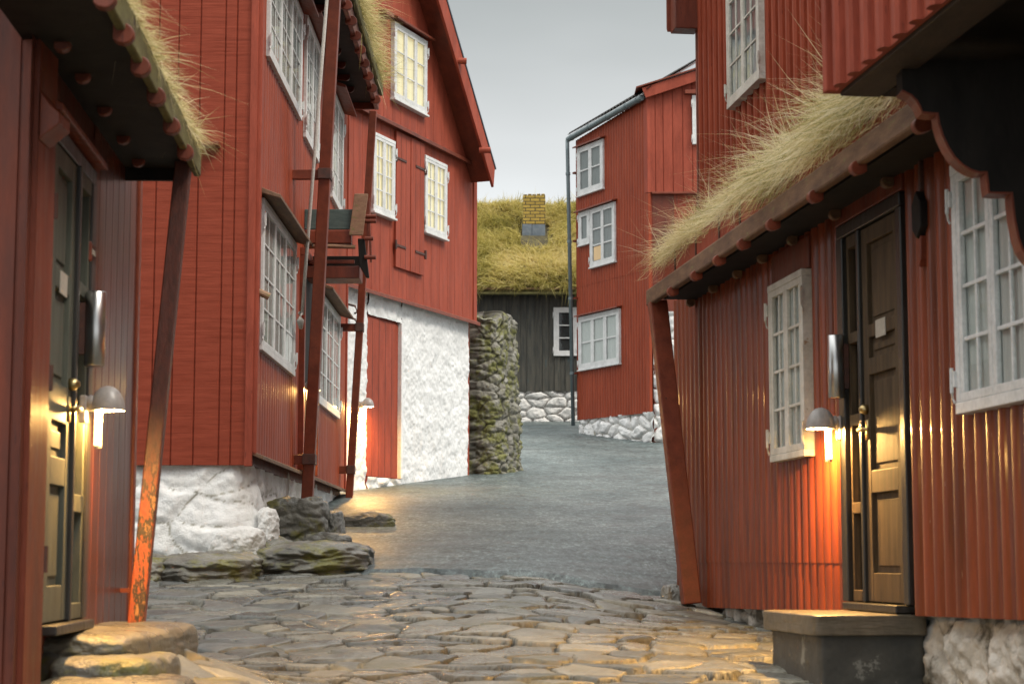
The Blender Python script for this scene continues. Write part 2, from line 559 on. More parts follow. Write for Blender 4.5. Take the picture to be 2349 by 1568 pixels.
def glass_mat():
    m, nt, b = new_mat('window_glass')
    nt.nodes.remove(b)
    v = coords(nt)
    ge = nt.nodes.new('ShaderNodeNewGeometry')
    dt = nd(nt, 'ShaderNodeVectorMath', {0: ge.outputs['Normal'], 1: ge.outputs['Incoming']}, operation='DOT_PRODUCT').outputs['Value']
    fr = mth(nt, 'ADD', .04, mth(nt, 'MULTIPLY', .9, mth(nt, 'POWER', mth(nt, 'SUBTRACT', 1.0, mth(nt, 'ABSOLUTE', dt), True), 5.0)))
    bp = nd(nt, 'ShaderNodeBump', {'Height': noise(nt, v, 3, 2), 'Strength': .08, 'Distance': .02})
    gl = nd(nt, 'ShaderNodeBsdfGlossy', {'Roughness': .03, 'Normal': bp.outputs[0]})
    tr = nd(nt, 'ShaderNodeBsdfTransparent', {'Color': (.9, .94, .93, 1)})
    mx = nd(nt, 'ShaderNodeMixShader', {0: fr, 1: tr.outputs[0], 2: gl.outputs[0]})
    nt.links.new(mx.outputs[0], nt.nodes['Material Output'].inputs[0])
    return m


M['glass'] = glass_mat()


def emis(name, col, st, base=(.8, .8, .8), var=False):
    m, nt, b = new_mat(name)
    b.inputs['Base Color'].default_value = (*base, 1)
    b.inputs['Emission Strength'].default_value = st
    if var:
        c = mixc(nt, 1.0, ramp(nt, noise(nt, coords(nt, (9, 9, .4)), 2.5, 4), [(.3, .62), (.7, 1.)]), col, 'MULTIPLY')
        nt.links.new(c, b.inputs['Emission Color'])
    else:
        b.inputs['Emission Color'].default_value = (*col, 1)
    b.inputs['Roughness'].default_value = .8
    return m


M['lit_curtain'] = emis('lamplit_yellow_curtain', (1., .80, .42), .42, (.55, .5, .36), True)
M['warm_curtain'] = emis('lamplit_orange_curtain', (1., .55, .18), .22, (.5, .35, .2), True)
M['tube'] = emis('lit_lamp_tube', (1., .66, .24), 14.)


def brick():
    m, nt, b = new_mat('yellow_chimney_brick')
    tc = nt.nodes.new('ShaderNodeTexCoord')
    mp = nd(nt, 'ShaderNodeMapping', {'Vector': tc.outputs['Object'], 'Rotation': (math.pi / 2, 0, 0)})
    sep = nd(nt, 'ShaderNodeSeparateXYZ', {0: tc.outputs['Object']})
    xy = mth(nt, 'ADD', sep.outputs[0], sep.outputs[1])
    cmb = nd(nt, 'ShaderNodeCombineXYZ', {0: xy, 1: sep.outputs[2], 2: 0.})
    br = nd(nt, 'ShaderNodeTexBrick', {'Vector': cmb.outputs[0], 'Color1': (.34, .23, .04, 1), 'Color2': (.46, .32, .06, 1), 'Mortar': (.05, .04, .02, 1), 'Scale': 1., 'Mortar Size': .011, 'Brick Width': .25, 'Row Height': .085})
    col = mixc(nt, .6, br.outputs[0], ramp(nt, noise(nt, coords(nt), 12, 5), [(.3, .5), (.7, 1.1)]), 'MULTIPLY')
    nt.links.new(col, b.inputs['Base Color'])
    b.inputs['Roughness'].default_value = .85
    bump(nt, b, br.outputs['Fac'], -.6, .02)
    return m


M['brick'] = brick()

# ------------------------------------------------------------------ world and sun
w = bpy.data.worlds.new('World')
scene.world = w
w.use_nodes = True
nt = w.node_tree
bg = nt.nodes['Background']
SUN_EL, SUN_AZ = math.radians(52), math.radians(122)     # azimuth clockwise from +Y: behind the camera, to its right
sky = nd(nt, 'ShaderNodeTexSky', sky_type='NISHITA', sun_disc=False, sun_elevation=SUN_EL, sun_rotation=SUN_AZ)
grey = nd(nt, 'ShaderNodeHueSaturation', {'Saturation': .25, 'Color': sky.outputs[0]})
tc = nt.nodes.new('ShaderNodeTexCoord')
sep = nd(nt, 'ShaderNodeSeparateXYZ', {0: tc.outputs['Generated']})
mp = nd(nt, 'ShaderNodeMapping', {'Vector': tc.outputs['Generated'], 'Scale': (1.3, 1.3, 4)})
cl = noise(nt, mp.outputs[0], 2.2, 4, .5)
el = mth(nt, 'ADD', sep.outputs[2], mth(nt, 'MULTIPLY', mth(nt, 'SUBTRACT', cl, .5), .09))
deck = ramp(nt, el, [(0., (.43, .435, .435)), (.15, (.40, .412, .418)), (.19, (.29, .30, .302)), (.225, (.222, .231, .231)), (.265, (.168, .178, .177)), (.30, (.135, .145, .144)), (.40, (.22, .235, .24)), (.62, (.77, .78, .765)), (1., (.95, .95, .925))])
deck = mixc(nt, 1.0, deck, (20., 20., 20.), 'MULTIPLY')
skyc = mixc(nt, .88, grey.outputs[0], deck)
nt.links.new(skyc, bg.inputs[0])
bg.inputs[1].default_value = .1
sd = bpy.data.lights.new('sun', 'SUN')
sd.energy = 1.7
sd.angle = math.radians(18)
sd.color = (1., .92, .80)
so = bpy.data.objects.new('sun', sd)
COL.objects.link(so)
so.rotation_euler = (math.pi / 2 - SUN_EL, 0, math.pi - SUN_AZ)
scene.view_settings.view_transform = 'Standard'
scene.view_settings.look = 'None'
scene.view_settings.exposure = .62
scene.cycles.max_bounces = 6

# ------------------------------------------------------------------ builders
def profile_wall(name, W, prof, zb, zt, mat, parent, o=0.0, rows=2, label=None):
    """A wall skin with the horizontal section prof = [(s, offset)], between zb(s) and zt(s)."""
    prof = np.array(prof)
    n = len(prof)
    zb = zb if callable(zb) else (lambda s, k=zb: k)
    zt = zt if callable(zt) else (lambda s, k=zt: k)
    V = np.zeros((rows, n, 3))
    for j, (s, d) in enumerate(prof):
        a, b = zb(s), zt(s)
        for i in range(rows):
            z = a + (b - a) * i / (rows - 1)
            V[i, j] = W.pt(s, z, o + d)
    faces = grid_faces(rows, n)
    # close the lower edge so the sheet has a thickness seen from below
    V2 = np.array([W.pt(s, zb(s), o - .02) for s, d in prof])
    base = rows * n
    j = np.arange(n - 1)
    faces.append((4, np.stack([j, j + 1, base + j + 1, base + j], -1)))
    ob = arr_mesh(name, np.concatenate([V.reshape(-1, 3), V2]), faces, mat, parent, smooth=False)
    if label:
        ob['label'] = label
    return ob


def ribs(s0, s1, pitch, amp, k=12):
    n = max(2, int((s1 - s0) / pitch * k))
    ss = np.linspace(s0, s1, n + 1)
    return [(s, amp * abs(math.sin(math.pi * (s - s0) / pitch)) ** .38) for s in ss]


def corrug(s0, s1, pitch, amp, k=8):
    n = max(2, int((s1 - s0) / pitch * k))
    ss = np.linspace(s0, s1, n + 1)
    return [(s, amp * (.5 + .5 * math.cos(2 * math.pi * (s - s0) / pitch))) for s in ss]


def boards(s0, s1, seams, depth=.01, w=.012):
    p = [(s0, 0)]
    for q in sorted(seams):
        if s0 + .02 < q < s1 - .02:
            p += [(q - w / 2, 0), (q - w / 4, -depth), (q + w / 4, -depth), (q + w / 2, 0)]
    return p + [(s1, 0)]


def battens(s0, s1, pitch, bw=.065, bh=.035):
    p = [(s0, 0)]
    s = s0 + pitch * .4
    while s + bw < s1:
        p += [(s, 0), (s + .004, bh * .65), (s + bw * .25, bh), (s + bw * .75, bh), (s + bw - .004, bh * .65), (s + bw, 0)]
        s += pitch
    return p + [(s1, 0)]


def even(s0, s1, step, jit=0.0, seed=1):
    r = random.Random(seed)
    out, s = [], s0 + step
    while s < s1 - step * .3:
        out.append(s + r.uniform(-jit, jit))
        s += step
    return out


def window(W, q, parent, sash=2, cols=2, rows=4, mat='white', inside='curtain', o=0.0, fw=.05, sw=.04, mw=.018, hinges=True, proud=.05, sill=True, label=None, uneven=None):
    """q = (s0, s1, z0, z1) of the outer casing. window > sash, pane, curtain, hinge, sill"""
    s0, s1, z0, z1 = q
    b = MB()
    # casing: four butted boards
    b.wbox(W, s0, s0 + fw, z0 + fw, z1 - fw, o - .03, o + proud)
    b.wbox(W, s1 - fw, s1, z0 + fw, z1 - fw, o - .03, o + proud)
    b.wbox(W, s0, s1, z1 - fw, z1, o - .03, o + proud + .003)
    b.wbox(W, s0, s1, z0, z0 + fw, o - .03, o + proud + .003)
    win = b.build('window', M[mat], parent, bevel=.004, label=label)
    i0, i1, k0, k1 = s0 + fw, s1 - fw, z0 + fw, z1 - fw
    MB().wbox(W, i0 + .001, i1 - .001, k0 + .001, k1 - .001, o + .003, o + .006).build('backing', M['interior'], win)
    if inside:
        cm = M[inside]
        n = 60
        ss = np.linspace(i0 + .004, i1 - .004, n)
        ph = random.uniform(0, 6)
        off = o + .015 + .005 * np.sin(ss * 55 + ph + 2 * np.sin(ss * 9)) + .003 * np.sin(ss * 140)
        gap = (i0 + i1) / 2 + random.uniform(-.05, .05)
        V = np.array([[W.pt(s, z, of) for s, of in zip(ss, off)] for z in (k0 + .004, k1 - .004)])
        arr_mesh('curtain', V, grid_faces(2, n), cm, win)
    m = MB(); m.add([W.pt(i0 + .002, k0 + .002, o + proud * .62), W.pt(i1 - .002, k0 + .002, o + proud * .62), W.pt(i1 - .002, k1 - .002, o + proud * .62), W.pt(i0 + .002, k1 - .002, o + proud * .62)], [(0, 1, 2, 3)])
    m.build('pane', M['glass'], win)
    wsum = (i1 - i0) / sash
    for a in range(sash):
        x0, x1 = i0 + a * wsum + .002, i0 + (a + 1) * wsum - .002
        b = MB()
        oa, ob_ = o + proud * .45, o + proud * .95
        b.wbox(W, x0, x0 + sw, k0 + sw, k1 - sw, oa, ob_)
        b.wbox(W, x1 - sw, x1, k0 + sw, k1 - sw, oa, ob_)
        b.wbox(W, x0, x1, k0 + .001, k0 + sw, oa, ob_ + .002)
        b.wbox(W, x0, x1, k1 - sw, k1 - .001, oa, ob_ + .002)
        for c in range(1, cols):
            xm = x0 + sw + (x1 - x0 - 2 * sw) * c / cols
            b.wbox(W, xm - mw / 2, xm + mw / 2, k0 + sw, k1 - sw, oa + .002, ob_ - .008)
        for r in range(1, rows):
            zm = k0 + sw + (k1 - k0 - 2 * sw) * r / rows
            b.wbox(W, x0 + sw, x1 - sw, zm - mw / 2, zm + mw / 2, oa + .003, ob_ - .006)
        b.build('sash', M[mat], win, bevel=.003)
    if hinges:
        for sx, sg in ((s0, -1), (s1, 1)):
            for f in (.14, .86):
                zc = z0 + (z1 - z0) * f
                b = MB()
                b.wbox(W, sx - .018, sx + .018, zc - .035, zc + .035, o + proud, o + proud + .012)
                c = sx + sg * .012
                b.tube([W.pt(c, zc - .06, o + proud + .012), W.pt(c, zc + .05, o + proud + .012)], .009, 6)
                b.tube([W.pt(c, zc - .06, o + proud + .012), W.pt(c + sg * .012, zc - .085, o + proud + .004), W.pt(c, zc - .105, o + proud)], .006, 6)
                b.build('hinge', M[mat], win)
    if sill:
        MB().wbox(W, s0 - .02, s1 + .02, z0 - .03, z0 - .002, o - .02, o + proud + .025).build('sill', M[mat], win, bevel=.004)
    return win


def relief(W, name, s0, s1, zb, zt, mat, parent, cell=(.3, .16), amp=.05, o=0.0, res=.02, seed=1, bulge=None, joint_w=.10, round_=.35, edge=.05, rough=.02):
    """A wall face of rubble: every stone stands proud of its joints."""
    zb = zb if callable(zb) else (lambda s, k=zb: k + 0 * s)
    zt = zt if callable(zt) else (lambda s, k=zt: k + 0 * s)
    ns = max(8, int((s1 - s0) / res))
    ss = np.linspace(s0, s1, ns)
    A, B = zb(ss), zt(ss)
    nz = max(8, int((B - A).max() / res))
    t = np.linspace(0, 1, nz)[:, None]
    Z = A[None] + (B - A)[None] * t
    S = np.repeat(ss[None], nz, 0)
    wx = fbm(S * 3, Z * 3, seed=seed) * .35
    wz = fbm(S * 3, Z * 3, seed=seed + 40) * .35
    f1, f2, cid, vx, vy = worley(S / cell[0] + wx, Z / cell[1] + wz, seed)
    e = f2 - f1
    h = sstep(0, round_, e) * (.55 + .6 * cid)
    h = h + vy * (cid - .5) * .5 + vx * (cid - .5) * .4
    O = o + amp * h + rough * 2 * fbm(S * 7, Z * 7, seed=seed + 3, octv=5) + rough * fbm(S * 25, Z * 25, seed=seed + 8, octv=3)
    if bulge:
        O = O + bulge(S, Z, t)
    if edge:
        ed = np.minimum(np.minimum(S - s0, s1 - S), 10)
        O = O - edge * (1 - sstep(0, .06, ed))
    V = np.zeros(S.shape + (3,))
    V[..., 0] = W.p.x + W.t.x * S + W.n.x * O
    V[..., 1] = W.p.y + W.t.y * S + W.n.y * O
    V[..., 2] = Z
    joint = 1 - sstep(joint_w * .3, joint_w, e)
    return arr_mesh(name, V, grid_faces(nz, ns), mat, parent, True, {'joint': joint})


def boulder(name, c, size, mat, seed=0, rot=0, layer=.015, power=3.2, tilt=0, amp=.16, parent=None, sub=6, fine=.035):
    bm = bmesh.new()
    bmesh.ops.create_icosphere(bm, subdivisions=sub, radius=1)
    P = np.array([v.co[:] for v in bm.verts])
    F = np.array([[v.index for v in f.verts] for f in bm.faces])
    bm.free()
    k = (np.abs(P) ** power).sum(1) ** (-1 / power)
    P = P * k[:, None]
    n = P / np.linalg.norm(P, axis=1)[:, None]
    so_ = seed * 3.7
    P = P + n * (amp * 2.2 * fbm(P[:, 0] * 1.3 + so_, P[:, 1] * 1.3, P[:, 2] * 1.3, seed, 3))[:, None]
    P = P + n * (amp * .9 * fbm(P[:, 0] * 4 + so_, P[:, 1] * 4, P[:, 2] * 6, seed + 4, 4))[:, None]
    # bedding: ledges along the rock's own layers
    q = P[:, 2] * 1.5 + fbm(P[:, 0] * 1.5, P[:, 1] * 1.5, P[:, 2], seed + 8, 3) * 1.2
    st = np.abs((q % 1) - .5)
    P = P - n * (layer * 1.6 * (1 - sstep(.0, .16, st)) * (np.abs(n[:, 2]) < .85))[:, None]
    P = P * np.array(size)[None] / 2
    ct, sn = math.cos(tilt), math.sin(tilt)
    P = np.stack([P[:, 0] * ct - P[:, 2] * sn, P[:, 1], P[:, 0] * sn + P[:, 2] * ct], 1)
    ca, sa = math.cos(rot), math.sin(rot)
    P = np.stack([P[:, 0] * ca - P[:, 1] * sa, P[:, 0] * sa + P[:, 1] * ca, P[:, 2]], 1)
    P = P + np.array(c)[None]
    if fine:
        P = P + n * (fine * fbm(P[:, 0] * 14, P[:, 1] * 14, P[:, 2] * 18, seed + 11, 4))[:, None]
    return arr_mesh(name, P, [(3, F)], mat, parent, True)


def grass(name, R, D, L, mat, parent, wid=.006, droop=.5, wind=(0, 0, 0), tint=None, seg=3, floor=None):
    """R roots, D start directions, L lengths: curved tapering blades."""
    n = len(R)
    D = D / np.linalg.norm(D, axis=1)[:, None]
    wind = np.broadcast_to(np.array(wind, float), (n, 3))
    side = np.cross(D, rng.normal(size=(n, 3)))
    side /= np.linalg.norm(side, axis=1)[:, None]
    droop = np.broadcast_to(np.asarray(droop, float), (n,))
    wid = np.broadcast_to(np.asarray(wid, float), (n,))
    V = np.zeros((n, 2 * seg + 1, 3))
    curl = rng.normal(size=(n, 3)) * .38
    for i in range(seg + 1):
        t = i / seg
        p = R + curl * (L * t * t)[:, None] + D * (L * t)[:, None] + (wind - np.array([0, 0, 1.0])[None] * droop[:, None]) * (L * t * t)[:, None]
        if i < seg:
            wv = side * (wid * (1 - .75 * t) * .5)[:, None]
            V[:, 2 * i] = p - wv
            V[:, 2 * i + 1] = p + wv
        else:
            V[:, 2 * seg] = p
    if floor is not None:
        V[..., 2] = np.maximum(V[..., 2], (floor + .05 * rng.random(n))[:, None])
    b = np.arange(n) * (2 * seg + 1)
    qs = [np.stack([b + 2 * i, b + 2 * i + 1, b + 2 * i + 3, b + 2 * i + 2], -1) for i in range(seg - 1)]
    tr = np.stack([b + 2 * seg - 2, b + 2 * seg - 1, b + 2 * seg], -1)
    if tint is None:
        tint = rng.random(n)
    T = np.repeat(tint[:, None], 2 * seg + 1, 1)
    return arr_mesh(name, V.reshape(-1, 3), [(4, np.concatenate(qs)), (3, tr)], mat, parent, True, {'tint': T})


def wall_lamp(W0, s, z, label, scale=1.0, energy=14, o0=0.0):
    """z = rim height of the hood; the hood stands out from the wall, a tube hangs below it"""
    W = Wall((0, 0), (1, 0))
    W.p, W.t, W.n = W0.p + W0.n * o0, W0.t, W0.n
    t = thing('wall_lamp', label, 'wall lamp', W.pt(s, z - .2 * scale, 0), 'hooded wall lamps')
    k = scale
    MB().wbox(W, s - .035 * k, s + .035 * k, z - .06 * k, z + .07 * k, 0.0, .035 * k).build('back_plate', M['lamp_metal'], t, bevel=.008)
    MB().tube([W.pt(s, z + .02 * k, .03 * k), W.pt(s, z + .035 * k, .055 * k), W.pt(s, z + .03 * k, .08 * k)], [.028 * k, .04 * k, .03 * k], 14).build('joint_arm', M['lamp_metal'], t, smooth=True)
    # hood: a half dome, flat open mouth, longer outwards than sideways
    n, m = 28, 12
    V = np.zeros((2 * m, n, 3))
    for i in range(2 * m):
        outer = i < m
        a = (i if outer else 2 * m - 1 - i) / (m - 1) * math.pi / 2
        r = math.cos(a) if a < math.pi / 2 - 1e-6 else 0.02
        f = 1.0 if outer else .95
        for j in range(n):
            b = 2 * math.pi * j / n
            V[i, j] = W.pt(s + .072 * k * f * r * math.cos(b), z + .115 * k * f * math.sin(a), .125 * k + .082 * k * f * r * math.sin(b))
    arr_mesh('hood', V.reshape(-1, 3), grid_faces(2 * m, n, True), M['lamp_metal'], t)
    MB().tube([W.pt(s, z + .06 * k, .085 * k), W.pt(s, z - .16 * k, .085 * k)], .017 * k, 12).build('lamp_tube', M['tube'], t, smooth=True)
    MB().tube([W.pt(s, z - .161 * k, .085 * k), W.pt(s, z - .175 * k, .085 * k)], .018 * k, 12).build('tube_cap', M['lamp_metal'], t)
    ld = bpy.data.lights.new('lamp_light', 'POINT')
    ld.energy = energy
    ld.color = (1., .55, .16)
    ld.shadow_soft_size = .03
    lo = bpy.data.objects.new('lamp_light', ld)
    COL.objects.link(lo)
    lo.parent = t
    lo.location = W.pt(s, z + .022 * k, .128 * k) - WL[t]
    return t


def steel_tube(W0, s, z0, z1, r, label, o0=0.0):
    W = Wall((0, 0), (1, 0))
    W.p, W.t, W.n = W0.p + W0.n * o0, W0.t, W0.n
    t = thing('steel_cylinder', label, 'steel cylinder', W.pt(s, z0, 0), 'steel cylinders beside the doors')
    c = .02 + r
    MB().tube([W.pt(s, z0, c), W.pt(s, z0 + .004, c), W.pt(s, z1 - .004, c), W.pt(s, z1, c)], [r - .004, r, r, r - .004], 28).build('barrel', M['steel'], t, smooth=False)
    MB().wbox(W, s - r * .55, s + r * .55, z0 + .05, z1 - .05, 0, .025).build('back_bracket', M['iron'], t)
    for f in (.3, .7):
        zc = z0 + (z1 - z0) * f
        MB().tube([W.pt(s + r * .6, zc, .012), W.pt(s + r * 1.25, zc, .012)], .006, 6).build('fixing_bolt', M['iron'], t)
    MB().tube([W.pt(s + r * .75, z0 + .03, c), W.pt(s + r * 1.3, z0 + .03, c)], .009, 8).build('catch_knob', M['steel'], t)
    for p in t.children:
        if p.name.startswith('barrel'):
            for f in p.data.polygons:
                f.use_smooth = len(f.vertices) == 4
    return t


def eave_hooks(W, ss, z, o0, o1, r, parent, mat, name='turf_hook', w=.05):
    """rounded wooden plates on edge, their noses standing out under the eave; z is the height of the nose centre"""
    prof = [(o0, z + r)] + [(o1 - r + r * math.sin(t), z + r * math.cos(t)) for t in np.linspace(0, math.pi * .98, 12)] + [(o1 - r * 1.6, z - r * .86), (o0, z - r * .55)]
    n = len(prof)
    for s in ss:
        vs = [W.pt(s - w / 2, zz, oo) for oo, zz in prof] + [W.pt(s + w / 2, zz, oo) for oo, zz in prof]
        fs = [list(range(n)), list(range(2 * n - 1, n - 1, -1))] + [(i, (i + 1) % n, n + (i + 1) % n, n + i) for i in range(n)]
        MB().add(vs, fs).build(name, mat, parent, bevel=.005)


def tufts(C, per, D, L, spread=.35, rad=.05, tint=None, tj=.12):
    """bunches of blades that share a root spot and a lean"""
    n = len(C)
    Cc = np.repeat(C, per, 0)
    J = rng.normal(size=(n * per, 3)) * rad
    J[:, 2] *= .3
    Dd = np.repeat(D, per, 0) + rng.normal(size=(n * per, 3)) * spread + J / rad * spread * .5
    Ll = np.repeat(L, per) * (.55 + .6 * rng.random(n * per))
    T = np.repeat(rng.beta(2, 2, n) if tint is None else tint, per) + rng.normal(size=n * per) * tj
    return Cc + J, Dd, Ll, np.clip(T, 0, 1)


def tussock(C, per, L, rad, up=.8, out=.5, noise=.46, tint=None, tj=.16):
    """round bunches: blades burst out of a patch of turf in all directions"""
    n = len(C)
    ang = rng.uniform(0, 2 * math.pi, (n, per)); rr = np.sqrt(rng.random((n, per)))
    J = np.stack([np.cos(ang) * rr, np.sin(ang) * rr, 0 * rr], -1)
    R_ = (C[:, None] + J * np.asarray(rad).reshape(-1, 1, 1) - np.array([0, 0, 1.])[None, None] * (rr ** 2 * .04)[..., None]).reshape(-1, 3)
    D_ = (J * out + np.array([0, 0, up])).reshape(-1, 3) + rng.normal(size=(n * per, 3)) * noise
    L_ = np.repeat(L, per) * (.45 + .65 * rng.random(n * per))
    T_ = np.repeat(rng.random(n) if tint is None else tint, per) + rng.normal(size=n * per) * tj
    return R_, D_, L_, np.clip(T_, 0, 1)


def ground_z(x, y):
    x = np.asarray(x, float); y = np.asarray(y, float)
    ky = np.array([-40, -5, 29, 31, 37, 42, 46, 60, 90, 400.])
    kz = np.array([-3.2, -1.99, 1.41, 1.62, 2.26, 2.96, 3.38, 4.4, 5.0, 5.0])
    z = np.interp(y, ky, kz)
    tilt = .13 * np.clip(x - .1, 0, 2.2) * np.exp(-((y - 13.4) / 2.2) ** 2)
    return z - tilt


def hood(W, s0, s1, z, parent, mat='red_trim', d=.11, h=.045, o=0.0, drop=.03, name='window_hood'):
    b = MB()
    b.hexa([W.pt(s0, z, o - .01), W.pt(s1, z, o - .01), W.pt(s1, z + h, o - .01), W.pt(s0, z + h, o - .01),
            W.pt(s0, z - drop, o + d), W.pt(s1, z - drop, o + d), W.pt(s1, z - drop + h * .6, o + d), W.pt(s0, z - drop + h * .6, o + d)])
    return b.build(name, M[mat], parent, bevel=.005)


def entrance(W, sa, sb, split, z0, z1, parent, leaf_mat, panels, bars, o=0.0, frame='dark_frame', jp=.05):
    """door leaf from sa to split, glazed sidelight from split to sb, in one frame"""
    b = MB()
    b.wbox(W, sa - .075, sa, z0, z1, o - .05, o + jp)
    b.wbox(W, sb, sb + .10, z0, z1, o - .05, o + jp + .006)
    b.wbox(W, sa - .075, sb + .10, z1, z1 + .07, o - .05, o + jp + .003)
    b.wbox(W, sa, sb, z0 - .04, z0 - .002, o - .05, o + .07)
    b.wbox(W, split - .02, split + .02, z0, z1 - .001, o - .04, o + .03)
    b.build('door_frame', M[frame], parent, bevel=.006)
    H = z1 - z0
    a, c = sa + .006, split - .024
    dz = lambda f: z0 + .006 + (H - .012) * f
    d = MB()
    st = .085
    d.wbox(W, a, a + st, dz(0), dz(1), o - .03, o + .012)
    d.wbox(W, c - st, c, dz(0), dz(1), o - .03, o + .012)
    edges = [0] + [q for p in panels for q in p] + [1]
    for k in range(0, len(edges), 2):
        d.wbox(W, a + st, c - st, dz(edges[k]), dz(edges[k + 1]), o - .03, o + .011)
    for p0, p1 in panels:
        d.wbox(W, a + st, c - st, dz(p0), dz(p1), o - .03, o - .012)
        d.wbox(W, a + st + .035, c - st - .035, dz(p0) + .035, dz(p1) - .035, o - .013, o - .004)
    leaf = d.build('door', M[leaf_mat], parent, bevel=.004)
    hx = c - .045
    hz = dz(.455)
    h = MB()
    h.wbox(W, hx - .022, hx + .022, hz - .05, hz + .05, o + .012, o + .018)
    h.tube([W.pt(hx, hz, o + .015), W.pt(hx, hz, o + .06)], .011, 10)
    h.tube([W.pt(hx + .01, hz, o + .058), W.pt(hx - .05, hz + .004, o + .062), W.pt(hx - .105, hz - .006, o + .058), W.pt(hx - .125, hz - .004, o + .05)], [.012, .011, .010, .008], 8)
    h.build('handle', M['brass'], leaf, smooth=True)
    kz = dz(.51)
    MB().tube([W.pt(hx, kz, o + .012), W.pt(hx, kz, o + .03), W.pt(hx, kz, o + .04), W.pt(hx, kz, o + .055)], [.026, .026, .022, .010], 14).build('lock_knob', M['brass'], leaf, smooth=True)
    pz = dz(.715)
    MB().wbox(W, (a + c) / 2 - .075, (a + c) / 2 + .075, pz - .045, pz + .045, o + .012, o + .016).build('notice', M['paper'], leaf)
    for f in (.13, .5, .86):
        MB().tube([W.pt(a - .004, dz(f) - .05, o + .018), W.pt(a - .004, dz(f) + .05, o + .018)], .011, 8).build('hinge', M['iron'], leaf)
    # sidelight
    l0, l1 = split + .022, sb - .002
    b = MB()
    b.wbox(W, l0, l0 + .035, z0 + .002, z1 - .002, o - .03, o + .01)
    b.wbox(W, l1 - .035, l1, z0 + .002, z1 - .002, o - .03, o + .01)
    for f0, f1 in bars:
        b.wbox(W, l0 + .035, l1 - .035, z0 + .003 + (H - .006) * f0, z0 + .003 + (H - .006) * f1, o - .03, o + .018)
    sl = b.build('sidelight', M[leaf_mat], parent, bevel=.004)
    MB().add([W.pt(l0 + .03, z0 + .02, o - .02), W.pt(l1 - .03, z0 + .02, o - .02), W.pt(l1 - .03, z1 - .02, o - .02), W.pt(l0 + .03, z1 - .02, o - .02)], [(0, 1, 2, 3)]).build('pane', M['glass'], sl)
    MB().wbox(W, l0 + .03, l1 - .03, z0 + .015, z1 - .015, o - .05, o - .045).build('backing', M['interior'], sl)
    return leaf


def lerp_fn(s0, v0, s1, v1):
    return lambda s: v0 + (v1 - v0) * (s - s0) / (s1 - s0)


# ================================================================== THE STREET (setting)
def sheet(name, xs, ys, zf, mat):
    X, Y = np.meshgrid(xs, ys, indexing='xy')
    Z = zf(X, Y)
    o = arr_mesh(name, np.stack([X, Y, Z], -1).reshape(-1, 3), grid_faces(len(ys), len(xs)), mat)
    o['kind'] = 'structure'
    return o


gx = np.concatenate([np.linspace(-160, -8, 20), np.linspace(-7, 12, 60), np.linspace(13, 160, 20)])
gy = np.concatenate([np.linspace(-60, -3, 12), np.linspace(-2, 62, 140), np.linspace(64, 300, 24)])
sheet('ground', gx, gy, lambda x, y: ground_z(x, y) - .09, M['ground'])


def border(x):          # where the cobbles end and the asphalt begins
    return 13.95 - .20 * (x - .1) - .10 * (x - .1) ** 2 + .05 * np.sin(x * 7) + .03 * np.sin(x * 17 + 1)


ax = np.linspace(-3.2, 8, 260)
tt = np.concatenate([np.linspace(0, .12, 90), np.linspace(.125, 1, 150)])
X, T = np.meshgrid(ax, tt, indexing='xy')
Y0 = border(np.clip(X, -1.6, 1.9))
Y = Y0 + (58 - Y0) * T
Z = ground_z(X, Y) + .012 + .02 * fbm(X * .8, Y * .35, seed=3, octv=2) - .05 * (1 - sstep(0, .06, Y - Y0))
o = arr_mesh('road', np.stack([X, Y, Z], -1).reshape(-1, 3), grid_faces(len(tt), len(ax)), M['asphalt'])
o['kind'] = 'structure'

# cobbled paving, every stone in relief
cx = np.arange(-2.7, 2.6, .0125)
cy = np.arange(6.4, 14.5, .0125)
X, Y = np.meshgrid(cx, cy, indexing='xy')
wx = fbm(X * 1.8, Y * 1.8, seed=21) * 1.1
wy = fbm(X * 1.8, Y * 1.8, seed=22) * 1.1
f1, f2, cid, vx, vy = worley(X / .29 + wx, Y / .205 + wy, 31, .98)
e = f2 - f1 + .05 * fbm(X * 14, Y * 14, seed=23)
st = .8 * sstep(.015, .075, e) + .2 * (1 - (1 - np.clip(e / .5, 0, 1)) ** 2.5)
tx, ty = (cid * 7.3 % 1 - .5), (cid * 13.7 % 1 - .5)
Zc = ground_z(X, Y) - .05 + st * (.030 + .026 * cid + .02 * tx * vx + .05 * ty * vy)
Zc += .05 * fbm(X * .9, Y * .9, seed=24) + .010 * fbm(X * 9, Y * 9, seed=25, octv=3) * st + .004 * fbm(X * 40, Y * 40, seed=26, octv=2)
Zc += .26 * (1 - sstep(-1.75, -.75, X)) * (1 - sstep(8.6, 9.4, Y))
Zc -= .08 * sstep(0, .12, Y - border(X) + .04)
joint = 1 - sstep(.045, .10, e)
o = arr_mesh('cobbled_paving', np.stack([X, Y, Zc], -1).reshape(-1, 3), grid_faces(len(cy), len(cx)), M['cobble'], attrs={'joint': joint, 'sid': cid * 5.1 % 1})
o['kind'] = 'structure'

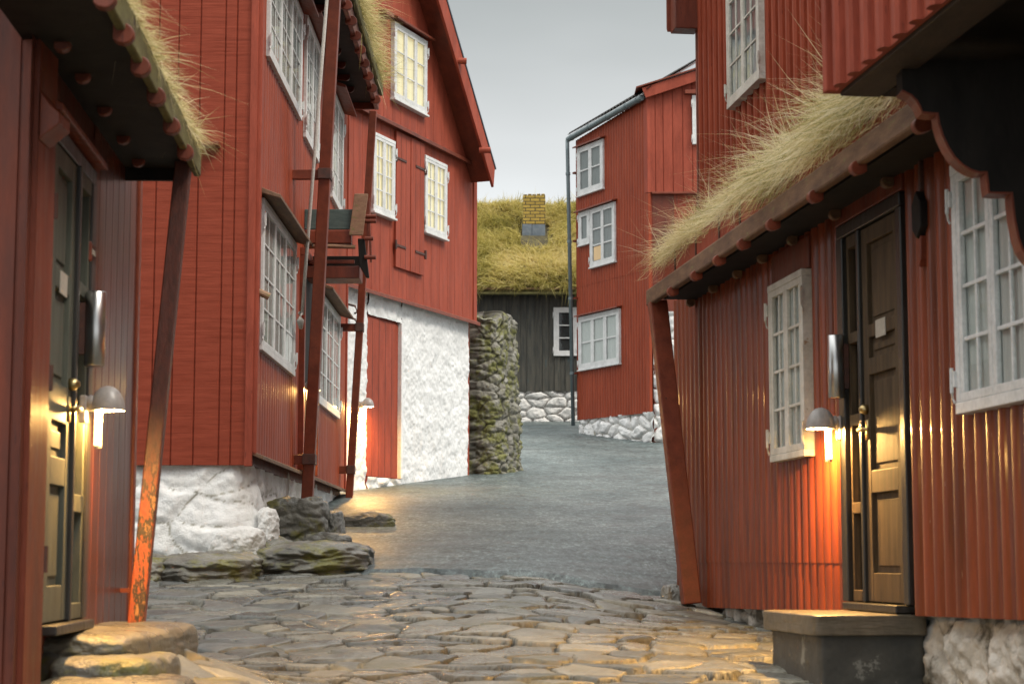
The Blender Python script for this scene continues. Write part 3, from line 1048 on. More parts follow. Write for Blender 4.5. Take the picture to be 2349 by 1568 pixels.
# ================================================================== RIGHT: LOW CORRUGATED HOUSE WITH TURF ROOF
G = Wall((3.126, 0), (-.129, 1))
sG = G.S(1566, 1285)
hG = thing('turf_roofed_house', 'low red corrugated house on the right with shaggy turf roof and dark panelled door', 'house', G.pt(sG, -.4))
zbG = lerp_fn(sG, -.34, 7.8, -.24)
d0, d1 = G.S(2080, 1285, .05), G.S(1955, 1285, .05)            # door opening, near and far edge
zD0 = (G.Z(1957, 1376) + G.Z(2082, 1386)) / 2
zD1 = (G.Z(1945, 556) + G.Z(2066, 486)) / 2
zEave = (G.Z(1513, 691, .4) + G.Z(1950, 386, .4)) / 2
zFt = (G.Z(1491, 670, .4) + G.Z(1950, 327, .4)) / 2
zseam = G.Z(1780, 1290)
dl, dr = d1 + .11, d0 - .085
for a, b in ((dl, sG),):
    profile_wall('lower_sheet', G, ribs(a, b, .136, .06), zbG, zseam + .02, M['red_corr_worn'], hG)
    profile_wall('wall', G, ribs(a, b, .136, .06), zseam, zEave + .14, M['red_corr_worn'], hG, o=.005)
profile_wall('near_wall', G, ribs(4.6, dr, .136, .065), zbG, zEave + .14, M['red_corr_worn'], hG, o=0)
MB().wbox(G, 4.6, sG - .01, -.18, zEave + .12, -2.6, -.06).build('wall_core', M['red_dark'], hG)
MB().wbox(G, sG - .03, sG + .03, -.36, zEave + .1, -.05, .04).build('corner_board', M['red_trim'], hG, bevel=.006)
leaf = entrance(G, d0, d1, G.S(1988, 1285, .05), zD0, zD1, hG, 'dark_door', [(.075, .285), (.345, .60), (.645, .70), (.735, .955)], [(0, .03), (.235, .265), (.475, .505), (.70, .73), (.965, 1)], o=.04, jp=.03)
MB().wbox(G, dr - .02, dl + .02, zD1 + .075, zD1 + .27, -.05, .07).build('door_lintel', M['red_dark'], hG, bevel=.006)
qW = G.quad((1761.5, 658), (1838, 614.5), (1846, 1046), (1765.6, 1060), .11)
window(G, qW, hG, sash=2, cols=2, rows=4, mat='old_white', inside='curtain', o=.06, fw=.04, sill=False, label='small white window with peeling paint left of the dark door')
MB().wbox(G, qW[0] - .03, qW[1] + .03, qW[3] + .004, zEave + .02, .02, .076).build('window_lintel', M['red_dark'], hG, bevel=.005)
qR = G.quad((2209, 391), (2430, 240), (2440, 908), (2217.7, 949), .06)
qR = (7.44, qR[1], qR[2], qR[3])
window(G, qR, hG, sash=2, cols=2, rows=4, mat='white', inside='curtain', o=.065, fw=.05, sill=False, label='large white window with net curtain at the right edge')
# foundation
relief(G, 'foundation', 4.6, d0 + .12, -1.25, lambda s: zbG(s) + .02, M['worn_lime'], hG, (.5, .3), .05, -.06, .012, 5, joint_w=.03, rough=.045, round_=.6, edge=.03)
relief(G, 'foundation', 9.9, sG, -.75, lambda s: zbG(s) + .02, M['worn_lime'], hG, (.3, .16), .05, -.06, .02, 6)
# eave: soffit, fascia, hooks, turf board, turf
s_in, s_out = 7.86, G.S(1488, 690, .4)
MB().wbox(G, s_in, s_out - .02, zEave + .05, zEave + .08, -.02, .37).build('soffit', M['tar'], hG)  # shade under the eave is put into the board colour
MB().wbox(G, s_in, s_out, zEave, zFt, .37, .42).build('fascia', M['plank'], hG, bevel=.012)
eave_hooks(G, [G.S(x, y, .46) for x, y in ((1526, 678), (1579, 650), (1631, 615), (1686, 575), (1752, 531), (1847, 465), (1943, 386), (2086, 285))], zEave - .014, .37, .448, .034, hG, M['red_trim'])
eave_hooks(G, [G.S(x, y, .13) for x, y in ((1574, 680), (1625, 643), (1680, 608), (1737, 571), (1805, 524), (1901, 456), (2020, 370))], zEave + .03, .07, .13, .032, hG, M['plank'], 'rafter_end')
sB0 = G.S(1800, 440, .33)
b = MB()
b.wbox(G, s_in, s_out - .05, zFt - .05, zFt + .21, .31, .345)
tb = b.build('turf_board', M['red'], hG, bevel=.006)
for x in (1548, 1596, 1650, 1698):
    s = G.S(x, 600, .35)
    MB().wbox(G, s - .012, s + .012, zFt - .02, zFt + .20, .345, .353).build('board_strap', M['iron'], hG)
MB().beam(G.pt(G.S(1586, 1384, .17), G.Z(1586, 1384, .17), .17), G.pt(G.S(1508, 700, .36), zEave + .02, .36), .125, .11, G.n).build('support_post', M['red_trim'], hG, bevel=.008)
MB().wbox(G, G.S(1600, 1300) - .06, G.S(1600, 1300) + .02, G.Z(1600, 1300) - .03, G.Z(1600, 1300) + .03, 0, .10).build('post_bracket', M['iron'], hG, bevel=.004)


def roof_pt(W, s, a, zf, o_out, slope):
    """a: metres up the roof from the eave"""
    return W.pt(s, zf + a * slope, o_out - a)


def turf_mesh(name, W, s0, s1, zf, o_out, up, slope, parent, seed, th=.12, mat='soil', res=.06, lump=.12):
    ss = np.arange(s0, s1 + res, res); aa = np.arange(0, up + res, res)
    S, A = np.meshgrid(ss, aa, indexing='xy')
    H = th * sstep(-.05, .2, A) + lump * (fbm(S * 1.6, A * 1.6, seed=seed) + .2) * sstep(0, .15, A) + .04 * fbm(S * 7, A * 7, seed=seed + 1)
    O = o_out - A
    V = np.zeros(S.shape + (3,))
    V[..., 0] = W.p.x + W.t.x * S + W.n.x * O
    V[..., 1] = W.p.y + W.t.y * S + W.n.y * O
    V[..., 2] = zf + A * slope + H
    o = arr_mesh(name, V.reshape(-1, 3), grid_faces(len(aa), len(ss)), M[mat], parent)
    return o


def turf_roots(W, n, s0, s1, a0, a1, zf, o_out, slope, bias=2.0, th=.1, lump=.08, seed=1):
    s = rng.uniform(s0, s1, n)
    a = a0 + (a1 - a0) * rng.random(n) ** bias
    z = zf + a * slope + th * sstep(-.05, .2, a) + lump * (fbm(s * 1.6, a * 1.6, seed=seed) + .2) * sstep(0, .15, a) - .02
    o = o_out - a
    R = np.stack([W.p.x + W.t.x * s + W.n.x * o, W.p.y + W.t.y * s + W.n.y * o, z], 1)
    return s, a, R


def wdir(W, n, along, out, up, j):
    """blade directions along the wall, out of it and up, with jitter j"""
    D = np.zeros((n, 3))
    D[:, 0] = W.t.x * along + W.n.x * out
    D[:, 1] = W.t.y * along + W.n.y * out
    D[:, 2] = up
    return D + rng.normal(size=(n, 3)) * j


slope = .62
turf_mesh('roof_turf', G, s_in, s_out - .08, zFt + .13, .30, 1.35, slope, hG, 4)
MB().hexa([G.pt(s_in, zFt - .02, .3), G.pt(s_out - .08, zFt - .02, .3), G.pt(s_out - .08, zFt + 1.35 * slope - .02, -1.02), G.pt(s_in, zFt + 1.35 * slope - .02, -1.02),
           G.pt(s_in, zFt - .08, .3), G.pt(s_out - .08, zFt - .08, .3), G.pt(s_out - .08, zFt + 1.35 * slope - .10, -1.02), G.pt(s_in, zFt + 1.35 * slope - .10, -1.02)]).build('roof_deck', M['tar'], hG)
sSplit = G.S(1722, 490, .33)


def clumped(n, s, f, lo=.25, seed=0):
    c = vnoise(s * f, s * 0 + 3.3, seed=seed)
    return lo + (1 - lo) * c


parts = []


def put(t, droop, wind=(0, 0, 0), w=.006, fl=-.03):
    parts.append(t + (np.full(len(t[0]), droop), np.repeat(np.array([list(wind)]), len(t[0]), 0), np.full(len(t[0]), w), np.full(len(t[0]), zFt + fl)))


gf = zFt + .18
# low windblown turf at the far end, with hanging clumps over the red board
n = 44
s, a, R = turf_roots(G, n, sSplit + .2, s_out - .15, .06, 1.0, gf, .28, slope, 1.0, seed=4)
k = (.6 + .6 * rng.random(n)) * (.45 + .55 * sstep(sSplit + .1, sSplit + .8, s))
put(tussock(R, 200, .24 * k, .07 + .06 * rng.random(n), up=.6, tint=.25 + .7 * rng.random(n)), .6, (0, 0, 0), .007, fl=.19)
n = 24
s = np.linspace(sSplit + .15, s_out - .15, n) + rng.uniform(-.05, .05, n)
R = np.array([G.pt(q, gf + .03 + .03 * rng.random(), .25) for q in s])
put(tussock(R, 190, .13 + .11 * rng.random(n), .05 + .05 * rng.random(n), up=.5, tint=.3 + .6 * rng.random(n)), .9, G.n * .1, .007, fl=.10)
n = 70
s, a, R = turf_roots(G, n, sSplit - .1, s_out - .2, .0, .06, gf + .02, .33, slope, 1., seed=4)
hang = sstep(.50, .62, vnoise(s * 2.3, s * 0, seed=8))
put(tufts(R, 40, wdir(G, n, .05, .30, .45, .25), (.05 + .17 * hang) * (.8 + .4 * rng.random(n)), .34, .04, np.clip(.5 + .35 * rng.random(n), 0, 1)), 1.1, fl=.0)
n = 30
s, a, R = turf_roots(G, n, s_out - 1.3, s_out - .1, 0, .8, gf, .28, slope, 1.2, seed=4)
put(tufts(R, 18, wdir(G, n, .85, .4, .6, .25), .22 + .24 * rng.random(n), .22, .06, .7 + .2 * rng.random(n)), .1, G.t * .1, .004, fl=.18)
# tall shaggy tussocks nearer the camera
sM = G.S(1745, 480, .33)
n = 46
s, a, R = turf_roots(G, n, 8.12, sM - .12, .1, 1.05, gf, .28, slope, 1.0, seed=4)
k = .75 + .5 * rng.random(n)
put(tussock(R, 330, .33 * k, .10 + .07 * rng.random(n), tint=.08 + .85 * rng.random(n)), .95, (0, 0, 0), .0075)
n = 26
s = np.linspace(8.08, sM - .05, n) + rng.uniform(-.06, .06, n)
R = np.array([G.pt(q, gf + .02 + .05 * rng.random(), .24) for q in s])
put(tussock(R, 340, .27 + .14 * rng.random(n), .08 + .05 * rng.random(n), up=.55, tint=.12 + .85 * rng.random(n)), 1.0, G.n * .12, .008, fl=-.02)
n = 5
s, a, R = turf_roots(G, n, sM - .35, sM - .05, .1, .7, gf + .05, .28, slope, 1., seed=4)
put(tussock(R, 220, .42 + .1 * rng.random(n), np.full(n, .10), tint=.7 + .25 * rng.random(n)), .45, G.t * .25, .006)
cat = lambda k: np.concatenate([p[k] for p in parts])
gr = grass('roof_grass', cat(0), cat(1), cat(2), M['grass'], hG, cat(6), cat(4), cat(5), cat(3), floor=cat(7))
gr['kind'] = 'stuff'
# carved wooden pendant on the wall right of the door
cs, cz = G.S(2124, 500, .05), G.Z(2124, 500, .05)
t = thing('wooden_pendant', 'dark carved lozenge pendant on the corrugated wall right of the panelled door', 'wall ornament', G.pt(cs, cz - .2, .04))
MB().wprism(G, [(cs - .06, cz + .07), (cs, cz + .13), (cs + .06, cz + .07), (cs + .06, cz - .05), (cs, cz - .10), (cs - .06, cz - .05)], .04, .10).build('body', M['tar'], t, bevel=.006)
MB().wbox(G, cs - .015, cs + .015, cz + .131, cz + .42, .036, .08).build('batten', M['iron'], t, bevel=.004)
MB().wprism(G, [(cs - .03, cz - .088), (cs, cz - .103), (cs + .03, cz - .088), (cs + .022, cz - .2), (cs, cz - .235), (cs - .022, cz - .2)], .04, .09).build('drop', M['red_trim'], t, bevel=.004)
wall_lamp(G, G.S(1957, 990), G.Z(1905, 984, .12), 'lit hooded lamp on the right house between the steel cylinder and the dark panelled door', 1.0, 155, o0=.052)
steel_tube(G, G.S(1917, 840, .12), G.Z(1917, 913, .12), G.Z(1917, 768, .12), .043, 'steel cylinder above the lamp on the right-hand corrugated wall', o0=.055)
# door step
t = thing('stone_step', 'dark stone doorstep with worn slab in front of the panelled door on the right', 'doorstep', G.pt(9.7, -.62, .25))
def wbould(name, W, s0, s1, z0, z1, o0, o1, mat, parent, seed, amp=.02, power=14):
    c = W.pt((s0 + s1) / 2, (z0 + z1) / 2, (o0 + o1) / 2)
    return boulder(name, tuple(c), (o1 - o0, s1 - s0, z1 - z0), mat, seed, math.atan2(-W.t.x, W.t.y), layer=0, power=power, amp=amp, parent=parent, fine=.009)


wbould('tread_slab', G, d0 - .03, d1 + .06, zD0 - .145, zD0 - .045, -.04, .53, M['slab'], t, 41, .012, 26)
wbould('block', G, d0 + .01, d1 + .02, -.80, zD0 - .125, -.04, .49, M['concrete'], t, 43, .010, 30)

# ================================================================== RIGHT: TALL BATTENED HOUSE BEHIND
Fw = Wall((4.126, 0), (-.129, 1))
sF = Fw.S(1609, 300)
hF = thing('red_house', 'tall red house of upright battens rising behind the turf roof on the right', 'house', Fw.pt(sF, .3), 'red timber houses')
profile_wall('wall', Fw, battens(6.0, sF, .205, .085, .05), .3, 7.2, M['red_corr'], hF)
MB().wbox(Fw, 6.0, sF - .005, .25, 7.1, -4.5, -.03).build('wall_core', M['red_dark'], hF)
MB().wbox(Fw, sF - .02, sF + .03, .3, 7.1, -.06, .045).build('corner_board', M['red_dark'], hF, bevel=.006)
qf = Fw.quad((1671, -75), (1748, -170), (1753, 178), (1682, 252), .06)
window(Fw, qf, hF, sash=2, cols=2, rows=4, mat='old_white', inside='blind', o=.055, fw=.05, sill=False)
ze = Fw.Z(1580, 70, .12)
b = MB()
b.wprism(Fw, [(sF - .1, ze), (sF + .12, ze), (sF + .12, ze + .55), (sF - .1, ze + .55)], .03, .27)
b.build('eave_end', M['red_dark'], hF, bevel=.01)
MB().wprism(Fw, [(sF + .121, ze + .02), (sF + .16, ze + .06), (sF + .16, ze + .55), (sF + .121, ze + .55)], .02, .30).build('barge_board', M['red_trim'], hF)
b = MB()
for s_ in (5.8, sF + .3):
    pass
b.hexa([Fw.pt(5.8, 7.0, .4), Fw.pt(sF + .2, 7.0, .4), Fw.pt(sF + .2, 9.2, -2.2), Fw.pt(5.8, 9.2, -2.2), Fw.pt(5.8, 7.2, .4), Fw.pt(sF + .2, 7.2, .4), Fw.pt(sF + .2, 9.4, -2.2), Fw.pt(5.8, 9.4, -2.2)])
b.hexa([Fw.pt(5.8, 7.0, -4.9), Fw.pt(sF + .2, 7.0, -4.9), Fw.pt(sF + .2, 9.2, -2.2), Fw.pt(5.8, 9.2, -2.2), Fw.pt(5.8, 7.2, -4.9), Fw.pt(sF + .2, 7.2, -4.9), Fw.pt(sF + .2, 9.4, -2.2), Fw.pt(5.8, 9.4, -2.2)])
b.build('roof', M['soil'], hF)

# ================================================================== RIGHT FOREGROUND: OVERHANGING BAY
pH = at_y(1912, 214, 7.7)
H = Wall((pH.x, pH.y), (-.129, 1))
zH = pH.z
hH = thing('overhanging_bay', 'red battened bay jutting over the street at the top right on a scrolled bracket', 'overhanging bay', H.pt(-.5, zH - 1.0, -.5))
profile_wall('wall', H, [(s - 4.5, o) for s, o in battens(0, 4.47, .185, .08, .035)], zH, zH + 2.6, M['red'], hH)
MB().wbox(H, -.035, .02, zH, zH + 2.6, -.05, .042).build('corner_board', M['red'], hH, bevel=.006)
MB().wbox(H, -4.5, -.01, zH + .2, zH + 2.5, -1.7, -.03).build('wall_core', M['tar'], hH)
MB().wbox(H, -4.5, -.01, zH - .015, zH + .18, -.20, -.025).build('edge_beam', M['brown_beam'], hH, bevel=.006)
MB().wbox(H, -.17, -.012, zH - .012, zH + .17, -1.6, -.205).build('end_beam', M['tar'], hH, bevel=.006)
MB().wbox(H, -4.5, -.175, zH + .10, zH + .14, -1.6, -.205).build('underside_boards', M['tar'], hH)  # black colour carries the shade below the bay
# scrolled bracket, a thick plate square to the wall
Bk = Wall((0, 7.3), (1, 0))
prof = [(390, 484), (440, 508), (472, 540), (490, 575), (497, 596), (540, 602), (578, 604), (588, 660), (606, 720), (634, 780), (668, 832), (705, 868), (748, 895), (790, 908), (833, 908), (840, 960), (845, 1013), (900, 1015), (965, 1015), (972, 1080), (982, 1160), (1000, 1250), (1020, 1310), (1050, 1355), (1120, 1420)]
pp = [Bk.hit(1892.6 + .439 * x, .439 * y) for x, y in prof]
zt_ = zH + .02
poly = [(pp[0][0], zt_)] + pp + [(2.6, pp[-1][1] - .1), (2.6, zt_)]
MB().wprism(Bk, poly, -.06, .05).build('bracket', M['tar'], hH)  # face painted black for its shade, the edge strip keeps the red
off = []
for i, (s_, z_) in enumerate(pp):
    q0, q1 = pp[max(i - 1, 0)], pp[min(i + 1, len(pp) - 1)]
    l = math.hypot(q1[0] - q0[0], q1[1] - q0[1])
    off.append((s_ + (q1[1] - q0[1]) / l * .008, z_ - (q1[0] - q0[0]) / l * .008))
edge = MB()
for i in range(len(pp) - 1):
    edge.wprism(Bk, [pp[i], pp[i + 1], off[i + 1], off[i]], -.055, .047)
edge.build('bracket_edge', M['red_trim'], hH)

# ================================================================== LEFT FOREGROUND: HOUSE WITH GREY DOOR
A = Wall((-1.362, 0), (-.06, 1))
sA = A.S(301, 1285)
sA0 = A.S(50, 1285)
hA = thing('turf_roofed_house', 'near red house on the left with grey-green door and a low mossy turf eave', 'house', A.pt(sA, -.4))
a0, a1 = A.S(92, 1285), A.S(182, 1285)
zA0 = (A.Z(80, 1437) + A.Z(180, 1415)) / 2
zA1 = (A.Z(100, 300) + A.Z(190, 395)) / 2
zE = (A.Z(460, 372, .36) + A.Z(316, 30, .36)) / 2 - .02
zEf = zE - .10
profile_wall('wall', A, boards(a1 + .11, sA, even(a1 + .11, sA, .19, .02, 4), .008), zA0 - .06, zEf + .1, M['rust_red'], hA)
profile_wall('near_wall', A, boards(sA0 - .1, a0 - .08, [], .008), zA0 - .5, zEf + .1, M['rust_red'], hA)
MB().wbox(A, sA0 + .05, sA - .01, zA0 - .3, zEf + .1, -3.6, -.06).build('wall_core', M['red_dark'], hA)
MB().wbox(A, a0 - .1, a1 + .13, zA1 + .075, zEf + .1, -.05, -.005).build('wall_above_door', M['rust_red'], hA)
MB().wbox(A, sA - .07, sA + .012, zA0 - .06, zEf + .1, -.05, .014).build('corner_board', M['red_trim'], hA, bevel=.006)
entrance(A, a0, a1, A.S(148, 1285), zA0, zA1, hA, 'grey_door', [(.075, .285), (.345, .42), (.50, .70), (.745, .955)], [(0, .035), (.235, .275), (.72, .75), (.965, 1)], o=.0, jp=.014)
hood(A, a0 - .12, a1 + .12, zA1 + .09, hA, 'red_trim', .06, .05, name='door_hood', drop=.01)
# the front end of this house faces the camera
yF = A.pt(sA0, 0).y
Af = Wall((0, yF - .03), (1, 0))
xr = A.pt(sA0, 0).x + .02
zfb = -1.2
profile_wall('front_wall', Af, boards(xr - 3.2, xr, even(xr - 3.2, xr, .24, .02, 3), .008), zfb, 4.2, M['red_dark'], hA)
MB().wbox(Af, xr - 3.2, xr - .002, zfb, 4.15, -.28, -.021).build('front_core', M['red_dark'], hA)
MB().wprism(Af, [(xr, A.Z(60, 300)), (xr + .075, A.Z(60, 300) + .06), (xr + .075, A.Z(60, 235)), (xr + .04, A.Z(60, 215)), (xr, A.Z(60, 180))], -.18, -.01).build('eave_bracket', M['red_trim'], hA, bevel=.005)
# eave
e0, e1 = sA0 - .6, A.S(459, 375, .36)
MB().wbox(A, e0, e1 - .05, zEf + .03, zEf + .06, -.05, .33).build('soffit', M['tar'], hA)  # eave shade painted as black boards
MB().wprism(A, [(e1 - .05, zEf + .031), (e1 - .05, zEf - .03), (e1 - .02, zEf - .03), (e1 - .02, zE + .1), (e1 - .05, zE + .1)], -.06, .30).build('verge_board', M['tar'], hA)
MB().wbox(A, e0, e1, zEf, zE + .03, .33, .365).build('fascia', M['moss_plank'], hA, bevel=.008)
eave_hooks(A, [A.S(x, y, .40) for x, y in ((225, -60), (270, 46), (311, 131), (348, 210), (382, 285), (416, 345), (446, 402))], zEf - .01, .32, .395, .038, hA, M['red_dark'])
eave_hooks(A, [A.S(x, y, .12) for x, y in ((165, 34), (210, 127), (258, 210), (300, 279), (333, 345))], zEf + .03, .06, .12, .034, hA, M['red_dark'], 'rafter_end')
MB().beam(A.pt(A.S(313, 1433, .13), A.Z(313, 1433, .13), .13), A.pt(A.S(421, 385, .30), zEf + .03, .30), .075, .09, A.n).build('support_post', M['rusty_post'], hA, bevel=.006)
MB().wbox(A, A.S(300, 1354, .05) - .012, A.S(300, 1354, .05) + .012, A.Z(300, 1358, .05), A.Z(300, 1348, .05), -.01, .12).build('post_bracket', M['red_trim'], hA)
turf_mesh('roof_turf', A, e0, e1 - .02, zE + .0, .34, 2.6, .6, hA, 14, th=.08, lump=.08)
n = 9000
s, a, R = turf_roots(A, n, e0, e1 - .02, 0, .35, zE + .02, .35, .6, 1.2, .08, .08, 14)
L = (.06 + .11 * rng.random(n)) * (.5 + .8 * vnoise(s * 5, a * 5, seed=33))
gr = grass('roof_grass', R, wdir(A, n, .15, .5, .8, .35), L, M['grass'], hA, .005, .9, (0, 0, 0), rng.beta(2, 1.8, n))
gr['kind'] = 'stuff'
wall_lamp(A, A.S(184, 930), A.Z(235, 934, .12), 'lit hooded lamp on the near left house beside the grey-green door', .92, 115)
steel_tube(A, A.S(222, 750, .07), A.Z(225, 843, .07), A.Z(225, 670, .07), .044, 'steel cylinder above the lamp on the near left house')
sp, zp = A.S(214, 580, .02), A.Z(214, 580, .02)
t = thing('wall_plaque', 'small dark red plaque on the near left wall above the steel cylinder', 'plaque', A.pt(sp, zp - .05, .01))
MB().wbox(A, sp - .06, sp + .06, zp - .045, zp + .045, .0, .02).build('board', M['red_trim'], t, bevel=.012)
MB().wbox(A, sp - .035, sp + .035, zp - .012, zp + .012, .02, .0235).build('name_strip', M['paper'], t)

# ================================================================== LEFT: TALL HOUSE WITH SAWN GABLE AND WHITE WINDOWS
YB = 15.0
Bf = Wall((0, YB), (1, 0))
xB = Bf.S(579, 800)
Bs = Wall((xB, YB), (.0036, 1))
sBe = Bs.S(786, 1100)
zBf, zBs = Bf.Z(450, 1066), (Bs.Z(590, 1047) + Bs.Z(785, 1124)) / 2
hB = thing('red_house', 'tall red house on the left with sawn board gable and ribbed side wall', 'house', Bs.pt(3, .2, -1), 'red timber houses')
seams = [Bf.S(x, 800) for x in (-120, -40, 30, 100, 170, 240, 306, 350, 396, 447, 505, 532)]
profile_wall('gable_wall', Bf, boards(xB - 5, xB - .02, seams, .012, .014), zBf, 6.4, M['sawn'], hB)
MB().wbox(Bf, xB - .05, xB + .012, zBf - .01, 6.4, -.03, .022).build('corner_board', M['red'], hB, bevel=.005)
profile_wall('side_wall', Bs, ribs(.02, sBe, .15, .026), zBs, 5.9, M['red_corr'], hB)
MB().wbox(Bs, .03, sBe - .005, zBf + .01, 5.9, -4.9, -.03).build('wall_core', M['red_dark'], hB)
MB().wbox(Bs, .0, .09, zBs - .01, 5.9, -.01, .045).build('corner_board', M['red'], hB, bevel=.006)
MB().wbox(Bs, sBe - .06, sBe + .02, zBs - .01, 5.9, -.05, .045).build('corner_board', M['red'], hB, bevel=.006)
b = MB(); b.hexa([Bs.pt(0, zBs - .005, 0), Bs.pt(sBe, zBs - .005, 0), Bs.pt(sBe, zBs + .03, 0), Bs.pt(0, zBs + .03, 0), Bs.pt(0, zBs - .045, .10), Bs.pt(sBe, zBs - .045, .10), Bs.pt(sBe, zBs - .01, .10), Bs.pt(0, zBs - .01, .10)])
b.build('drip_board', M['plank'], hB, bevel=.006)
hood(Bf, Bf.S(440, 333), Bf.S(506, 333), Bf.Z(470, 340), hB, 'red_trim', .12, .05, drop=.0, name='ledge_board')


def qfix(W, l, r, tops, bots, o=.055):
    """edges at pixel columns l and r, heights from points on the top and bottom edges"""
    return (W.S(l, 700, o), W.S(r, 700, o), sum(W.Z(*p, o) for p in bots) / len(bots), sum(W.Z(*p, o) for p in tops) / len(tops))


oB = .022
w1 = qfix(Bs, 610, 687, [(608, -190)], [(612, 105), (684, 270)])
w2 = qfix(Bs, 697, 729, [(703, 28), (733, 99)], [(696, 311), (723, 348)])
w3 = qfix(Bs, 760, 785, [(771, 217), (788, 256)], [(758, 446), (779, 479)])
w4 = qfix(Bs, 603, 679, [(604, 440), (678, 563)], [(603, 797), (678, 870)])
w5 = qfix(Bs, 734, 782, [(744, 679), (779, 721)], [(732, 922), (781, 964)])
for q, n_, lab in ((w1, 3, 'upper window nearest the sawn gable corner'), (w2, 2, 'narrow upper window left of the big red post'), (w3, 2, 'upper window at the far end of the side wall'),
                   (w4, 3, 'wide lower window under the long brown hood'), (w5, 3, 'lower window between the two red posts')):
    window(Bs, q, hB, sash=n_, cols=2, rows=4, mat='white', inside='curtain', o=oB, fw=.05, proud=.034, sill=False, label='white ' + lab)
for q in (w2, w3, w4, w5, w1):
    hood(Bs, q[0] - .08, q[1] + .08, q[3] + .03, hB, 'plank' if q in (w4, w5) else 'red_trim', .17, .05, o=.03, drop=.05)
# dark open doorway
q = qfix(Bs, 695, 731, [(700, 590)], [(712, 1105)])
b = MB()
b.wbox(Bs, q[0], q[0] + .08, zBs + .02, q[3], .02, .075)
b.wbox(Bs, q[1] - .08, q[1], zBs + .02, q[3], .02, .075)
b.wbox(Bs, q[0], q[1], q[3] + .001, q[3] + .08, .02, .078)
fr = b.build('doorway', M['red_trim'], hB, bevel=.005)
MB().wbox(Bs, q[0] + .081, q[1] - .081, zBs + .02, q[3] - .001, .031, .04).build('dark_opening', M['tar'], fr)
MB().wbox(Bs, q[0] + .12, q[0] + .17, zBs + .02, q[3] - .03, .041, .06).build('door_edge', M['plank'], fr)
wall_lamp(Bs, Bs.S(687, 900, .0), Bs.Z(702, 884, .12), 'lit hooded lamp half hidden behind the big leaning post of the tall left house', 1.0, 60)
# foundation
def path_relief(name, path, rad, zb, zt, mat, parent, cell, amp, o, res, seed, bulge, joint_w=.04, round_=.5, rough=.02):
    """rubble face along a path with one rounded corner; outward is to the right of travel"""
    p0, p1, p2 = [np.array(q, float) for q in path]
    d0, d1 = (p1 - p0), (p2 - p1)
    l0, l1 = np.linalg.norm(d0), np.linalg.norm(d1)
    d0 /= l0; d1 /= l1
    pts, nor = [], []
    n0, n1 = np.array([d0[1], -d0[0]]), np.array([d1[1], -d1[0]])
    for k in np.arange(0, l0 - rad, res):
        pts.append(p0 + d0 * k); nor.append(n0)
    c = p1 - d0 * rad - n0 * rad
    m = max(6, int(rad * 1.6 / res))
    for k in range(m + 1):
        t = k / m
        nn = n0 * math.cos(t * math.pi / 2) + n1 * math.sin(t * math.pi / 2)
        nn /= np.linalg.norm(nn)
        pts.append(c + nn * rad); nor.append(nn)
    for k in np.arange(rad + res, l1, res):
        pts.append(p1 + d1 * k); nor.append(n1)
    pts, nor = np.array(pts), np.array(nor)
    arc = np.concatenate([[0], np.cumsum(np.linalg.norm(np.diff(pts, axis=0), axis=1))])
    A_ = np.array([zb(*q) for q in pts]); B_ = np.array([zt(*q) for q in pts])
    nz = int((B_ - A_).max() / res)
    t = np.linspace(0, 1, nz)[:, None]
    Z_ = A_[None] + (B_ - A_)[None] * t
    S_ = np.repeat(arc[None], nz, 0)
    wx = fbm(S_ * 2.5, Z_ * 2.5, seed=seed) * .6
    f1, f2, cid, vx, vy = worley(S_ / cell[0] + wx, Z_ / cell[1] + wx, seed)
    e = f2 - f1
    h = sstep(0, round_, e) * (.5 + .7 * cid) + vy * (cid - .5) * .7
    O_ = o + amp * h + rough * 2.4 * fbm(S_ * 4, Z_ * 5, seed=seed + 3, octv=5) + rough * .8 * fbm(S_ * 22, Z_ * 22, seed=seed + 8, octv=3) + bulge(S_, t, l0)
    V = np.stack([pts[None, :, 0] + nor[None, :, 0] * O_, pts[None, :, 1] + nor[None, :, 1] * O_, Z_], -1)
    return arr_mesh(name, V.reshape(-1, 3), grid_faces(nz, len(pts)), mat, parent, True, {'joint': 1 - sstep(joint_w * .3, joint_w, e)})


path_relief('foundation', [(xB - 2.6, YB), (xB, YB), (xB + .03, YB + sBe)], .22, lambda x, y: float(ground_z(x, y)) - .3, lambda x, y: (zBf + .02 if y < YB + .1 else zBs - .005), M['limewash'], hB, (.62, .28), .028, -.08, .016, 51,
            lambda S_, t, l0: (1 - t) ** .8 * (.05 + .20 * np.exp(-((S_ - l0 + .1) / .75) ** 2)), joint_w=.022, round_=.35, rough=.024)
